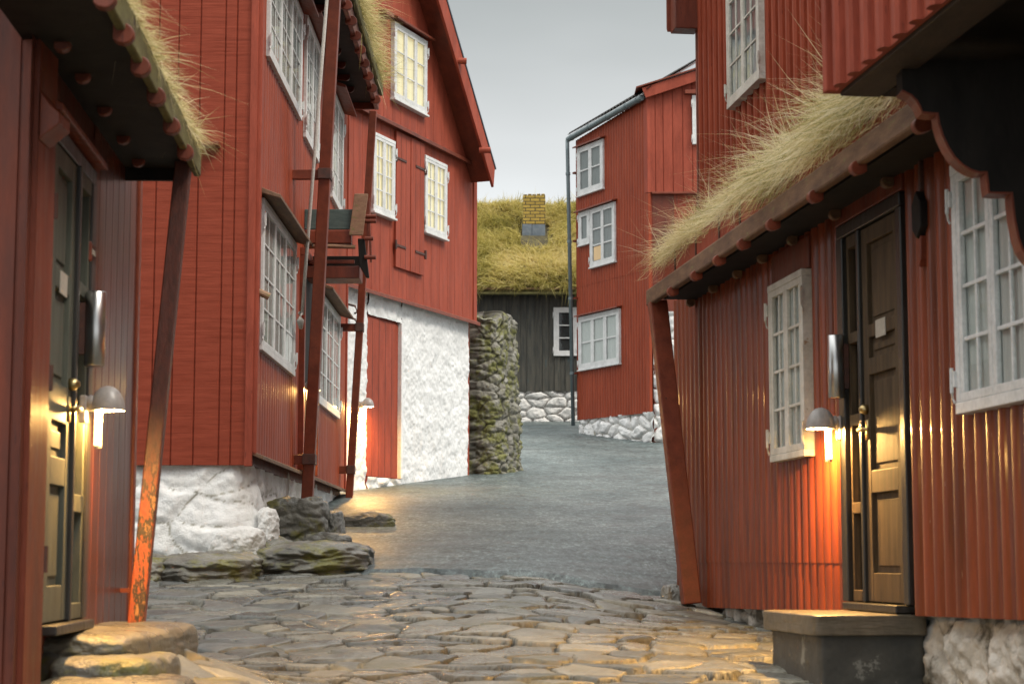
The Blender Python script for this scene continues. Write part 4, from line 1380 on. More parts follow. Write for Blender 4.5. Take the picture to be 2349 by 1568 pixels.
# leaning posts
for (bx, by, tx_, ty_, w_, bars) in ((705, 1145, 769, -40, .135, [(358, 700), (1040, 700)]), (801, 1144, 856, 255, .105, [(721, 800), (1065, 793)])):
    ob, ot = .14, .43
    pb = Bs.pt(Bs.S(bx, by, ob), Bs.Z(bx, by, ob), ob)
    sb_ = Bs.S(bx, by, ob)
    zt2 = Bs.Z(tx_, ty_, ot) if ty_ > 0 else 5.34
    pt_ = Bs.pt(Bs.S(tx_, max(ty_, 1), ot), zt2, ot)
    post = MB().beam(pb, pt_, w_ * .8, w_, Bs.n).build('support_post', M['red_trim'], hB, bevel=.008)
    for yb, xb in bars:
        f = (Bs.Z(bx, yb, .25) - pb.z) / (pt_.z - pb.z)
        c = pb.lerp(pt_, f)
        so_ = (c - Bs.p).dot(Bs.n); ss_ = (c - Bs.p).dot(Bs.t)
        MB().wbox(Bs, ss_ - .03, ss_ + .03, c.z - .045, c.z + .045, -.01, so_ - w_ * .4 - .002).build('post_bracket', M['red_trim'], hB, bevel=.005)
        MB().wbox(Bs, ss_ - w_ * .55 - .01, ss_ + w_ * .55 + .01, c.z - .05, c.z + .05, so_ - w_ * .46, so_ + w_ * .46).build('post_strap', M['iron'], hB, bevel=.004)
# eave with hooks and turf
oE = .43
zBe = Bs.Z(868, 253, oE)
eB0, eB1 = .6, Bs.S(869, 255, oE)
MB().wbox(Bs, eB0, eB1 - .05, zBe + .10, zBe + .14, -.02, oE - .06).build('soffit', M['tar'], hB)
MB().wbox(Bs, eB0, eB1, zBe + .02, zBe + .26, oE - .05, oE).build('fascia', M['red_dark'], hB, bevel=.008)
MB().wbox(Bs, eB1 - .05, eB1 - .012, zBe + .02, zBe + .3, -.02, oE - .052).build('verge_board', M['red_trim'], hB)
for o0, o1 in ((oE + .001, oE + .05),):
    MB().wbox(Bs, eB0, eB1 + .03, zBe + .2, zBe + .34, o0, o1).build('turf_log', M['moss_plank'], hB, bevel=.015)
ss_ = list(np.arange(2.6, eB1 - .05, .55))
eave_hooks(Bs, ss_, zBe + .02, oE - .06, oE + .06, .05, hB, M['red_dark'])
eave_hooks(Bs, [q_ + .25 for q_ in ss_[:-1]], zBe + .08, .0, .2, .05, hB, M['red_dark'], 'rafter_end')
turf_mesh('roof_turf', Bs, eB0, eB1 - .05, zBe + .28, oE, 3.2, .75, hB, 24, th=.12)
n = 10000
s, a, R = turf_roots(Bs, n, 3.2, eB1 - .05, 0, .5, zBe + .30, oE, .75, 1.2, .12, .1, 24)
L = (.14 + .24 * rng.random(n)) * (.5 + .8 * vnoise(s * 2.5, a * 2.5, seed=43))
gr = grass('roof_grass', R, wdir(Bs, n, .1, .45, .8, .35), L, M['grass'], hB, .010, .75, (.15, 0, 0), rng.beta(1.7, 2.6, n))
gr['kind'] = 'stuff'
# hoist platform
zq = lambda y, o=.3: Bs.Z(770, y, o)
Yh = Bs.pt(Bs.S(690, 600), 0).y + .05
P = Wall((0, Yh), (1, 0))
pxX = lambda x: P.S(x, 500)
pzZ = lambda y: P.Z(770, y)
t = thing('hoist_platform', 'wooden loading platform with teal plank and tilted brown board above the dark doorway', 'platform', P.pt(pxX(770), pzZ(634), -.5))
xw = xB + .035
MB().wbox(P, xw, pxX(809), pzZ(525), pzZ(479), -.06, -.02).build('teal_plank', M['green_plank'], t, bevel=.006)
MB().wbox(P, xw, pxX(806), pzZ(557), pzZ(527), -.14, -.02).build('beam', M['red_trim'], t, bevel=.008)
MB().tube([P.pt(xw, pzZ(564), -.04), P.pt(pxX(760), pzZ(563), -.04), P.pt(pxX(815), pzZ(565), -.04)], [.024, .022, .02], 12).build('pole', M['tan_plank'], t, smooth=True)
MB().wbox(P, xw, pxX(824), pzZ(634), pzZ(606), -.5, -.10).build('lower_deck', M['red_dark'], t, bevel=.008)
MB().wbox(P, xw, pxX(820), pzZ(604), pzZ(574), -.45, -.35).build('back_beam', M['tar'], t, bevel=.006)
MB().wbox(P, xw, pxX(812), pzZ(600), pzZ(592), -.14, -.10).build('rail', M['red_trim'], t, bevel=.004)
MB().wprism(P, [(pxX(801), pzZ(540)), (pxX(833), pzZ(540)), (pxX(844), pzZ(445)), (pxX(813), pzZ(445))], -.015, .02).build('tilted_board', M['tan_plank'], t, bevel=.005)
MB().wprism(P, [(pxX(820), pzZ(545)), (pxX(835), pzZ(545)), (pxX(847), pzZ(634)), (pxX(840), pzZ(634)), (pxX(824), pzZ(606))], -.12, -.05).build('side_upright', M['tar'], t, bevel=.005)
MB().beam(P.pt(pxX(842), pzZ(450), -.08), P.pt(pxX(846), pzZ(545), -.08), .03, .03).build('side_pole', M['red_trim'], t)
MB().beam(P.pt(pxX(846), pzZ(510), -.05), P.pt(pxX(851), pzZ(600), -.05), .022, .022).build('side_pole', M['red_trim'], t)
for y in (494, 505, 545, 588):
    MB().tube([P.pt(pxX(836), pzZ(y), -.05), P.pt(pxX(862 if y != 545 else 856), pzZ(y), -.05)], .022, 10).build('peg', M['red_trim'], t, smooth=False)
# rope on its cleat
t = thing('rope', 'pale rope hanging beside the big leaning post down to a grey cleat', 'rope', Bs.pt(Bs.S(693, 750, .12), Bs.Z(693, 750, .12), .12))
MB().tube([Bs.pt(Bs.S(693, 722, .12), Bs.Z(693, 722, .12), .12), Bs.pt(Bs.S(703, 587, .17), Bs.Z(703, 587, .17), .17), Bs.pt(Bs.S(752, -30, .42), Bs.Z(752, -30, .42), .42)], .016, 8).build('line', M['rope'], t, smooth=True)
MB().tube([Bs.pt(Bs.S(689, 722, .11), Bs.Z(689, 718, .11), .11), Bs.pt(Bs.S(689, 735, .12), Bs.Z(689, 735, .12), .12), Bs.pt(Bs.S(690, 751, .11), Bs.Z(690, 751, .11), .11)], [.022, .035, .02], 10).build('cleat', M['rope'], t, smooth=True)
MB().tube([Bs.pt(Bs.S(592, 668, .03), Bs.Z(592, 668, .03), .03), Bs.pt(Bs.S(592, 668, .03) + .02, Bs.Z(592, 680, .03), .12)], .03, 10).build('wall_peg', M['tan_plank'], hB, smooth=False)

# ================================================================== MIDDLE: GABLE HOUSE WITH LAMPLIT WINDOWS
C = Wall((-2.07, 23.2), (.4, 1))
hC = thing('red_house', 'red gable house with three lamplit yellow windows over a white stone ground floor', 'house', C.pt(2, .9, -1), 'red timber houses')
sC1 = C.S(1091, 500)
sax = C.S(884, 130)
sC0 = 2 * sax - sC1
zlow = (C.Z(786, 646) + C.Z(1090, 742)) / 2
zband = (C.Z(866, 275) + C.Z(1090, 378)) / 2
u0 = C.hit(987, 0, .03); u1 = C.hit(1092, 350, .03)
sl = (u0[1] - u1[1]) / (u0[0] - u1[0])
gab = lambda s: u1[1] + sl * ((sax + abs(s - sax)) - u1[0])
profile_wall('wall', C, boards(sC0, sC1, even(sC0, sC1, .27, .02, 6), .006, .008), zlow, zband, M['red'], hC)
ss = sorted(set([sC0, sax, sC1]))
pr = boards(sC0, sC1, even(sC0, sC1, .27, .02, 8) + [sax], .006, .008)
profile_wall('gable_wall', C, pr, zband, gab, M['red'], hC, o=.03)
depthC = 5.0
MB().wprism(C, [(sC0 + .01, .3), (sC1 - .01, .3), (sC1 - .01, gab(sC1) - .02), (sax, gab(sax) - .02), (sC0 + .01, gab(sC0) - .02)], -depthC, -.09).build('wall_core', M['red'], hC)
MB().wbox(C, sC1 - .1, sC1 + .02, zlow, zband, -.03, .018).build('corner_board', M['red'], hC, bevel=.005)
b = MB(); b.hexa([C.pt(sC0, zband - .02, 0), C.pt(sC1 + .05, zband - .02, 0), C.pt(sC1 + .05, zband + .06, 0), C.pt(sC0, zband + .06, 0), C.pt(sC0, zband - .05, .1), C.pt(sC1 + .05, zband - .05, .1), C.pt(sC1 + .05, zband, .1), C.pt(sC0, zband, .1)])
b.build('band_board', M['red_dark'], hC, bevel=.006)
b = MB(); b.hexa([C.pt(sC0, zlow - .01, -.05), C.pt(sC1 + .03, zlow - .01, -.05), C.pt(sC1 + .03, zlow + .05, -.05), C.pt(sC0, zlow + .05, -.05), C.pt(sC0, zlow - .05, .07), C.pt(sC1 + .03, zlow - .05, .07), C.pt(sC1 + .03, zlow + .0, .07), C.pt(sC0, zlow + .0, .07)])
b.build('drip_board', M['red_trim'], hC, bevel=.006)
# roof slabs and barge boards (traced on the barge plane)
oR = .36
r0, r1 = C.hit(1023, 0, oR), C.hit(1135, 389, oR)
slr = (r0[1] - r1[1]) / (r0[0] - r1[0])
zap = r0[1] + slr * (sax - r0[0])
th = .17
for sg in (1, -1):
    m_ = lambda s: sax + sg * (s - sax)
    top = lambda s: r0[1] + slr * (s - r0[0])
    P0 = [(m_(sax), zap), (m_(r1[0]), r1[1]), (m_(r1[0] - .02), r1[1] - th), (m_(sax), zap - th * 1.3)]
    MB().wprism(C, P0, -depthC - .3, oR - .045).build('roof', M['red_dark'], hC)
    P1 = [(m_(sax), zap + .01), (m_(r1[0] + .012), r1[1] + .01), (m_(r1[0] - .04), r1[1] - .27), (m_(sax), zap - .38)]
    MB().wprism(C, P1, oR - .04, oR).build('barge_board', M['red'], hC, bevel=.006)
    P2 = [(m_(sax), zap + .012), (m_(r1[0] + .03), r1[1] + .005), (m_(r1[0] + .03), r1[1] + .03), (m_(sax), zap + .045)]
    MB().wprism(C, P2, -depthC - .32, oR + .012).build('roofing_felt', M['slate'], hC)
    # closed underside between wall and barge board
    for s_, z_ in ((r1[0] - .28 * 1, None),):
        pass
for x, y in ((1057, 141), (1112, 345)):
    s_, z_ = C.hit(x, y, oR + .02)
    MB().tube([C.pt(s_ - .05, z_, oR - .05), C.pt(s_ + .02, z_, oR + .10)], .045, 12).build('roof_peg', M['red'], hC)
s_, z_ = C.hit(880, 33, .05)
MB().wbox(C, s_ - .12, s_ + .12, z_ - .04, z_ + .03, .02, .15).build('roof_peg', M['red_trim'], hC, bevel=.01)
lw = [C.quad((906, 50.6), (981.7, 95.5), (978, 262), (903, 224.7), .08), C.quad((862, 303), (908, 326), (905, 504), (852.5, 477.5), .05), C.quad((976, 354), (1026.6, 380), (1024.8, 549.8), (975.3, 528), .05)]
window(C, lw[0], hC, sash=3, cols=1, rows=3, inside='lit_curtain', o=.035, fw=.045, proud=.05, label='top lamplit window high in the gable')
window(C, lw[1], hC, sash=2, cols=2, rows=4, inside='lit_curtain', o=.005, fw=.045, proud=.05, label='lamplit window left of the red shutters')
window(C, lw[2], hC, sash=2, cols=2, rows=4, inside='lit_curtain', o=.005, fw=.045, proud=.05, label='lamplit window right of the red shutters')
hood(C, C.S(904, 45, .1), C.S(992, 90, .1), lw[0][3] + .05, hC, 'red_dark', .13, .05, o=.03, drop=.03)
# loading hatch with two shutters
for (xa, xb, yt, yb, oo) in ((909, 942, 305, 612, .035), (943, 974, 322, 636, .045)):
    s0, s1 = C.S(xa, 450, oo), C.S(xb, 450, oo)
    zt_, zb_ = C.Z(xa, yt, oo), C.Z(xa, yb, oo)
    zt_, zb_ = zband - .06, (C.Z(909, 608, .03) + C.Z(972, 637, .03)) / 2
    lf = MB().wbox(C, s0 + .004, s1 - .004, zb_, zt_, .002, oo).build('shutter', M['red'], hC, bevel=.004)
    b = MB()
    for k in (1, 2):
        sx = s0 + (s1 - s0) * k / 3
        b.wbox(C, sx - .003, sx + .003, zb_ + .01, zt_ - .01, oo, oo + .002)
    b.build('board_joints', M['red_dark'], lf)
    for f in (.16, .80):
        zc = zb_ + (zt_ - zb_) * f
        sgn = 1 if xa < 930 else -1
        se = s0 - .02 if sgn == 1 else s1 + .02
        MB().tube([C.pt(se, zc - .06, oo + .01), C.pt(se, zc + .06, oo + .01)], .018, 8).build('hinge_pin', M['iron'], lf)
        MB().wbox(C, min(se, se + sgn * .32), max(se, se + sgn * .32), zc - .015, zc + .015, oo + .001, oo + .012).build('hinge_strap', M['iron'], lf)
# white stone ground floor with red door
gz = lambda s: ground_z(-2.07 + C.t.x * s, 23.2 + C.t.y * s)
qd = C.quad((844, 726), (915.6, 745), (913.8, 1097), (838, 1091), -.06)
for a_, b_, z1_ in ((sC0, qd[0] - .0, None), (qd[1] + .07, sC1 - .12, None)):
    relief(C, 'ground_floor_wall', a_, b_, lambda s: gz(s) - .1, zlow + .0, M['limewash_blue'], hC, (.42, .3), .006, -.06, .016, 61 + int(b_), edge=.0, joint_w=.02, round_=.7, rough=.019)
relief(C, 'ground_floor_wall', qd[0], qd[1] + .07, qd[3] + .03, zlow, M['limewash_blue'], hC, (.34, .26), .02, -.06, .025, 71, edge=0, joint_w=.03, rough=.02)
relief(C, 'ground_floor_wall', qd[0], qd[1] + .07, lambda s: gz(s) - .1, qd[2] - .01, M['limewash_blue'], hC, (.34, .2), .04, -.05, .025, 72, edge=0, joint_w=.04, rough=.03)
dd = MB().wbox(C, qd[0] - .03, qd[1], qd[2], qd[3], -.12, -.075).build('door', M['red'], hC, bevel=.004)
b = MB()
for k in range(1, 5):
    sx = qd[0] + (qd[1] - qd[0]) * k / 5
    b.wbox(C, sx - .005, sx + .005, qd[2] + .01, qd[3] - .01, -.076, -.073)
b.build('board_joints', M['red_dark'], dd)
MB().wbox(C, qd[1] + .002, qd[1] + .072, qd[2], qd[3] + .03, -.13, -.02).build('door_jamb', M['limewash_blue'], hC, bevel=.01)
# stones that eat into the left edge of the door
for k in range(7):
    zc = qd[2] + .1 + k * .22
    pass
wall_lamp(C, C.S(823, 940), C.Z(838, 932, .12), 'lit hooded lamp on the white stone wall left of the plank door', 1.0, 100)
for (x, y) in ((805, 708), (805, 738)):
    s_, z_ = C.hit(x, y, -.02)
    MB().tube([C.pt(s_, z_ + .06, -.06), C.pt(s_, z_ + .03, .04), C.pt(s_ + .02, z_ - .04, .06), C.pt(s_ + .02, z_ - .06, .02)], .014, 8).build('wall_hook', M['iron'], hC, smooth=True)

# ================================================================== RUBBLE PIER
pc = Vector((-.43, 28.0, 0))
nU, nZ = 260, 190
uu = np.linspace(0, 2 * math.pi, nU, endpoint=False)
hw, hd = .46, .75
cu, su = np.cos(uu), np.sin(uu)
kx = np.sign(cu) * np.abs(cu) ** .5 * hw
ky = np.sign(su) * np.abs(su) ** .5 * hd
ang = math.radians(-14)
bx_, by_ = kx * math.cos(ang) - ky * math.sin(ang), kx * math.sin(ang) + ky * math.cos(ang)
arc = np.concatenate([[0], np.cumsum(np.hypot(np.diff(bx_), np.diff(by_)))])
zb_ = float(ground_z(-.2, 27.5)) - .25
ztop = at_y(1130, 728, 27.6).z
tz = np.linspace(0, 1.12, nZ)
AR, TZ = np.meshgrid(arc, tz, indexing='xy')
zz_ = zb_ + (ztop - zb_) * np.minimum(TZ, 1)
wx = fbm(AR * 2, zz_ * 2, seed=81) * .5
f1, f2, cid, vx, vy = worley(AR / .36 + wx, zz_ / .13 + wx, 82, .95)
e = f2 - f1
h = sstep(0, .4, e) * (.5 + .9 * cid) + vy * (cid - .5) * .8
cap = np.clip((TZ - 1) / .12, 0, 1)
shr = np.sqrt(np.clip(1 - cap ** 2, 0, 1))
nrm = np.stack([cu / hw, su / hd], 1); nrm /= np.linalg.norm(nrm, axis=1)[:, None]
nx_, ny_ = nrm[:, 0] * math.cos(ang) - nrm[:, 1] * math.sin(ang), nrm[:, 0] * math.sin(ang) + nrm[:, 1] * math.cos(ang)
disp = .022 * h - .03 + .10 * fbm(AR * 4, zz_ * 4, seed=83, octv=4) + .085 * fbm(AR * 13, zz_ * 17, seed=86, octv=4) + .05 * (1 - np.minimum(TZ, 1)) - .03 * TZ
zz2 = zz_ + cap * .06 + .34 * fbm(bx_[None] * 2.2 + 0 * TZ, by_[None] * 2.2 + 0 * TZ, seed=84) * sstep(.75, 1, TZ)
Xp = pc.x + (bx_[None] + nx_[None] * disp) * shr
Yp = pc.y + (by_[None] + ny_[None] * disp) * shr
o = arr_mesh('stone_pier', np.stack([Xp, Yp, zz2], -1).reshape(-1, 3), grid_faces(nZ, nU, True), M['rubble'], attrs={'joint': 1 - sstep(.02, .14, e)})
tag(o, 'mossy rubble stone pier standing at the corner of the gable house', 'stone pier')

# ================================================================== FAR: DARK HOUSE UNDER A THICK GRASS ROOF
Dw = Wall((0, 46.0), (1, 0))
hD = thing('turf_roofed_house', 'dark board house at the end of the street under a thick yellow grass roof', 'house', Dw.pt(0, 3.3, -2))
xd0, xd1 = -6.0, 6.5
zDw0 = Dw.Z(1250, 897); zDe = Dw.Z(1200, 680)
r_ = random.Random(5)
sm = []
x = xd0
while x < xd1:
    x += r_.uniform(.12, .2); sm.append(x)
pr = [(xd0, 0)]
up_ = False
for q in sm:
    pr += [(q - .006, .022 if up_ else 0), (q, 0 if up_ else .022)]
    up_ = not up_
pr += [(xd1, 0)]
profile_wall('wall', Dw, pr, zDw0, zDe + .25, M['bluewood'], hD)
MB().wbox(Dw, xd0 + .01, xd1 - .01, zDw0, zDe + .2, -5.6, -.03).build('wall_core', M['tar'], hD)
relief(Dw, 'foundation', -1.4, 2.6, 3.0, zDw0 + .01, M['dry_white'], hD, (.42, .22), .09, -.07, .02, 91, edge=0, joint_w=.07, round_=.3, rough=.03)
zr0 = Dw.Z(1200, 661, .35); slD = .66
MB().wbox(Dw, xd0 - .2, xd1 + .2, zDe + .03, zDe + .12, .30, .34).build('fascia', M['moss_plank'], hD, bevel=.006)
MB().wbox(Dw, xd0 - .2, xd1 + .2, zDe + .125, zDe + .17, .25, .40).build('eave_board', M['tan_plank'], hD, bevel=.006)
MB().tube([Dw.pt(xd0, zDe + .02, .42), Dw.pt(xd1, zDe + .02, .42)], .035, 8).build('gutter', M['moss_plank'], hD)
MB().hexa([Dw.pt(xd0 - .2, zDe + .18, .36), Dw.pt(xd1 + .2, zDe + .18, .36), Dw.pt(xd1 + .2, zDe + .18 + 3.6 * slD, -3.24), Dw.pt(xd0 - .2, zDe + .18 + 3.6 * slD, -3.24),
           Dw.pt(xd0 - .2, zDe + .10, .24), Dw.pt(xd1 + .2, zDe + .10, .24), Dw.pt(xd1 + .2, zDe + .08 + 3.6 * slD, -3.24), Dw.pt(xd0 - .2, zDe + .08 + 3.6 * slD, -3.24)]).build('roof_deck', M['tar'], hD)
turf_mesh('roof_turf', Dw, -2.2, 3.0, zDe + .2, .36, 3.9, slD, hD, 104, th=.16, mat='soil', res=.07, lump=.26)
n = 1900
s, a, R = turf_roots(Dw, n, -1.9, 2.6, -.02, 3.8, zDe + .2, .36, slD, 1.0, .16, .26, 104)
sw_ = fbm(s * .8, a * .8, seed=105) * 4.0
tint = np.clip(.55 + 1.3 * fbm(s * 1.1, a * 1.1, seed=106) + rng.normal(size=n) * .14, 0, 1)
t1 = tufts(R, 24, wdir(Dw, n, sw_, .8, .15 + .5 * vnoise(s * 1.7, a * 1.7, seed=107), .2), .20 + .22 * rng.random(n), .2, .07, tint, .14)
n = 150
s, a, R = turf_roots(Dw, n, -1.9, 2.6, -.02, .2, zDe + .22, .38, slD, 1.0, .16, .2, 104)
t2 = tufts(R, 30, wdir(Dw, n, 0, .6, .25, .3), (.10 + .14 * rng.random(n)) * (.4 + .9 * vnoise(s * 3, s * 0, seed=109)), .35, .05)
n = 230
s, a, R = turf_roots(Dw, n, -1.9, 2.6, 3.3, 3.9, zDe + .2, .36, slD, 1.0, .16, .26, 104)
t3 = tufts(R, 24, wdir(Dw, n, .2, .25, .9, .3), (.14 + .2 * rng.random(n)) * (.6 + .8 * vnoise(s * 2.2, s * 0, seed=110)), .3, .07)
ccx = (at_y(1200, 480, 47.9).x + at_y(1251, 480, 47.9).x) / 2
keep = ~((np.abs(t1[0][:, 0] - ccx) < .34) & (t1[0][:, 1] > 47.25) & (t1[0][:, 1] < 48.5))
t1 = tuple(q[keep] for q in t1)
gr = grass('roof_grass', *[np.concatenate([q[k] for q in (t1, t2, t3)]) for k in range(3)], M['grass_y'], hD, .019, np.concatenate([np.full(len(q[0]), v) for q, v in ((t1, .35), (t2, 1.0), (t3, .35))]), (0, 0, 0), np.concatenate([q[3] for q in (t1, t2, t3)]))
gr['kind'] = 'stuff'
qd_ = Dw.quad((1270, 705), (1323, 705), (1323, 816), (1270, 816), .04)
window(Dw, qd_, hD, sash=1, cols=1, rows=3, mat='white', inside=None, o=.02, fw=.06, sw=.07, mw=.03, sill=False)
Ck = Wall((0, 47.9), (1, 0))
ca, cb = Ck.S(1200, 480), Ck.S(1251, 480)
cz0, cz1, cz2 = Ck.Z(1220, 545), Ck.Z(1220, 515), Ck.Z(1220, 448)
ch = MB().wbox(Ck, ca, cb, cz1, cz2, -.5, 0).build('chimney', M['brick'], hD, bevel=.01)
b = MB()
rr = random.Random(3)
for k in range(5):
    a_ = ca + (cb - ca) * k / 5
    b.wbox(Ck, a_ + .01, a_ + (cb - ca) / 5 - .01, cz2 + .002, cz2 + .02 + rr.uniform(0, .04), -.18, -.012)
b.build('top_course', M['brick'], ch, bevel=.006)
b = MB()
mid = (ca + cb) / 2 - .06
b.wbox(Ck, ca - .025, mid - .004, cz0 - .6, cz1 + .005, -.53, .035)
b.wbox(Ck, mid + .004, cb - .005, cz0 - .6, cz1 - .002, -.53, .03)
b.build('slate_flashing', M['slate'], ch, bevel=.006)

# ================================================================== FAR RIGHT: NARROW RED CORRUGATED HOUSE
pE = at_y(1492, 900, 37.5)
E1 = Wall((pE.x, pE.y), (-.466, .885))
E2 = Wall((pE.x, pE.y), (1, 0))
sE = E1.S(1325, 700)
hE = thing('red_house', 'narrow red house beyond the bend with white windows and a grey downpipe at its corner', 'house', E1.pt(1.4, 2.4, -1), 'red timber houses')
tE = lerp_fn(0, E1.Z(1490, 222), sE, E1.Z(1325, 322))
bE = lerp_fn(0, E1.Z(1501, 945), sE, E1.Z(1328, 963))
zsE = E1.Z(1400, 640)
zt1 = lambda s: min(tE(s), 99)
profile_wall('wall', E1, ribs(.06, sE, .105, .026), lambda s: zsE - .01, zt1, M['red_corr'], hE, o=.006)
profile_wall('lower_sheet', E1, ribs(.06, sE, .105, .026), bE, zsE, M['red_corr'], hE)
MB().wbox(E1, -.02, .11, E1.Z(1495, 440), tE(0) - .02, -.04, .035).build('corner_board', M['red'], hE, bevel=.008)
MB().wbox(E1, -.02, .07, bE(0) + .01, E1.Z(1495, 441), -.04, .028).build('corner_board', M['red_corr'], hE, bevel=.008)
xE0 = .08
zl1, zl2 = E2.Z(1520, 440), E2.Z(1520, 714)
vt = lerp_fn(E2.S(1500, 205), E2.Z(1500, 207), E2.S(1610, 172), E2.Z(1610, 172))
sms = [E2.S(x, 300) for x in (1503, 1521, 1543, 1566, 1588, 1610, 1633, 1656, 1680)]
profile_wall('board_wall', E2, boards(.0, 4.5, sms + even(sms[-1], 4.5, .2), .016, .02), zl1, vt, M['red'], hE)
profile_wall('lower_board_wall', E2, boards(.0, 4.5, [q + .08 for q in sms], .014, .02), zl2, zl1, M['red'], hE, o=-.07)
MB().wbox(E2, .06, 4.5, zl1 - .045, zl1 - .003, -.06, .035).build('drip_board', M['red_trim'], hE, bevel=.005)
relief(E2, 'stone_wall', E2.S(1500, 900), 4.5, lambda s: 2.0 + 0 * s, zl2, M['limewash'], hE, (.4, .26), .06, -.06, .022, 121, edge=.02, joint_w=.06, rough=.03)
relief(E1, 'foundation', -.05, sE, lambda s: ground_z(pE.x + E1.t.x * s, pE.y + E1.t.y * s) - .2, lambda s: bE(s) + .02, M['limewash'], hE, (.4, .24), .07, -.05, .022, 123, edge=.02, joint_w=.06, rough=.03)
foot = [E1.pt(.02, 0, -.1), E1.pt(sE - .01, 0, -.1), E1.pt(sE - .01, 0, -.1) + Vector((4, 1.5, 0)), E2.pt(4.4, 0, -.12)]
MB().prism_xy([(q.x, q.y) for q in foot], 2.2, [tE(0) - .1, tE(sE) - .1, tE(sE) - .1, vt(4.4) - .2]).build('wall_core', M['red_dark'], hE)
qa = E1.quad((1327, 338), (1384, 321), (1385, 434), (1324, 448), .05)
window(E1, qa, hE, sash=2, cols=1, rows=2, inside='blind', o=.025, fw=.06, sw=.06, mw=.03, label='white two-light window at the top beside the downpipe')
qb = E1.quad((1357, 479), (1411, 463), (1412, 600), (1352, 613), .05)
window(E1, qb, hE, sash=2, cols=1, rows=3, inside='blind', o=.025, fw=.06, sw=.05, mw=.03, label='white middle window with one orange pane')
qb2 = E1.quad((1329, 487), (1355, 480), (1355, 555), (1328, 565), .05)
qb2 = (qb[1] + .004, qb2[1], qb2[2], qb2[3])
window(E1, qb2, hE, sash=1, cols=1, rows=1, inside='blind', o=.025, fw=.06, sw=.06, label='small white side light of the middle window')
qc = E1.quad((1329, 726), (1422, 708), (1422, 834), (1328, 847), .05)
window(E1, qc, hE, sash=3, cols=1, rows=2, inside='curtain', o=.025, fw=.06, sw=.06, mw=.03, label='wide white three-light window nearest the road')
for q, e in ((qa, .05), (( qb[0], qb2[1]), .05), (qc, .05)):
    zt_ = (q[3] if len(q) > 2 else qb[3])
    MB().hexa([E1.pt(q[0] - e, zt_ + .04, 0), E1.pt(q[1] + e, zt_ + .04, 0), E1.pt(q[1] + e, zt_ + .07, 0), E1.pt(q[0] - e, zt_ + .07, 0),
               E1.pt(q[0] - e, zt_ + .0, .16), E1.pt(q[1] + e, zt_ + .0, .16), E1.pt(q[1] + e, zt_ + .03, .16), E1.pt(q[0] - e, zt_ + .03, .16)]).build('window_hood', M['red_trim'], hE, bevel=.004)
# one pane of the middle window is lit from inside
MB().wbox(E1, (qb[0] + qb[1]) / 2 + .03, qb[1] - .14, qb[2] + .13, qb[2] + .42, .05, .0515).build('lit_blind', M['warm_curtain'], hE)
qe = E2.quad((1588, 219), (1650, 219), (1650, 331), (1588, 331), .04)
window(E2, qe, hE, sash=2, cols=1, rows=3, inside='blind', o=.01, fw=.05, sw=.06, mw=.03, sill=False, label='white window in the boarded wall at the roof')
MB().wbox(E2, qe[0] - .15, qe[1] + .1, qe[3] + .02, qe[3] + .1, 0, .12).build('window_hood', M['red_trim'], hE, bevel=.006)
# roof, gutter, downpipe
ga, gb = E1.S(1305, 318, .12), E1.S(1474, 222, .12)
pA = E1.pt(ga, E1.Z(1305, 318, .12), .12); pB = E1.pt(gb, E1.Z(1474, 222, .12), .12)
up_v = Vector((1.6, .9, 1.15))
n = 160
V = np.zeros((2, n, 3)); dv = (pB - pA)
tb_ = np.linspace(-.02, 1.06, n)
for i in range(2):
    for j in range(n):
        p = pA + dv * tb_[j] + up_v * (i * 1.0) + Vector((0, 0, .11 + .022 * math.sin(2 * math.pi * tb_[j] * 24)))
        V[i, j] = p
arr_mesh('roof', V, grid_faces(2, n), M['tar'], hE, smooth=False)
MB().hexa([pA + Vector((0, 0, .04)), pB + Vector((0, 0, .04)), pB + up_v + Vector((0, 0, .04)), pA + up_v + Vector((0, 0, .04)), pA + Vector((0, 0, .075)), pB + Vector((0, 0, .075)), pB + up_v + Vector((0, 0, .075)), pA + up_v + Vector((0, 0, .075))]).build('roof_deck', M['white'], hE)
gt = MB().tube([pA + E1.n * .02 - Vector((0, 0, .02)), pB + E1.n * .02 - Vector((0, 0, .02))], .062, 14).build('gutter', M['zinc'], hE, smooth=False)
for f in (.05, .3, .55, .8, .95):
    c = pA.lerp(pB, f) + E1.n * .02 - Vector((0, 0, .02))
    d_ = (pB - pA).normalized() * .02
    MB().tube([c - d_, c + d_], .07, 14).build('gutter_bracket', M['zinc'], gt)
p0 = pA + E1.n * .04 - Vector((0, 0, .04))
p1 = E1.pt(sE + .0, bE(sE) - .12, .12)
dp = MB().tube([p0, p0.lerp(p1, .04), p1], .042, 14).build('downpipe', M['zinc'], hE, smooth=True)
for f in (.12, .36, .56, .82):
    c = p0.lerp(p1, f)
    MB().tube([c + Vector((0, 0, .03)), c - Vector((0, 0, .03))], .052, 14).build('pipe_collar', M['zinc'], dp)
    MB().wbox(E1, sE - .06, sE + .03, c.z - .02, c.z + .02, 0, .1).build('pipe_clip', M['red_trim'], dp)
va, vb = E2.hit(1459, 203, .15), E2.hit(1610, 155, .15)
sv = (vb[1] - va[1]) / (vb[0] - va[0])
ext = vb[0] + 2.5
MB().wprism(E2, [(va[0] + .12, va[1] + sv * .12 - .03), (ext, va[1] + sv * (ext - va[0])), (ext, va[1] + sv * (ext - va[0]) - .22), (va[0] + .2, va[1] + sv * .2 - .26)], .11, .15).build('barge_board', M['red'], hE, bevel=.006)
MB().wprism(E2, [(va[0], va[1]), (ext, va[1] + sv * (ext - va[0])), (ext, va[1] + sv * (ext - va[0]) + .03), (va[0], va[1] + .03)], -3., .19).build('verge_cap', M['red_trim'], hE)

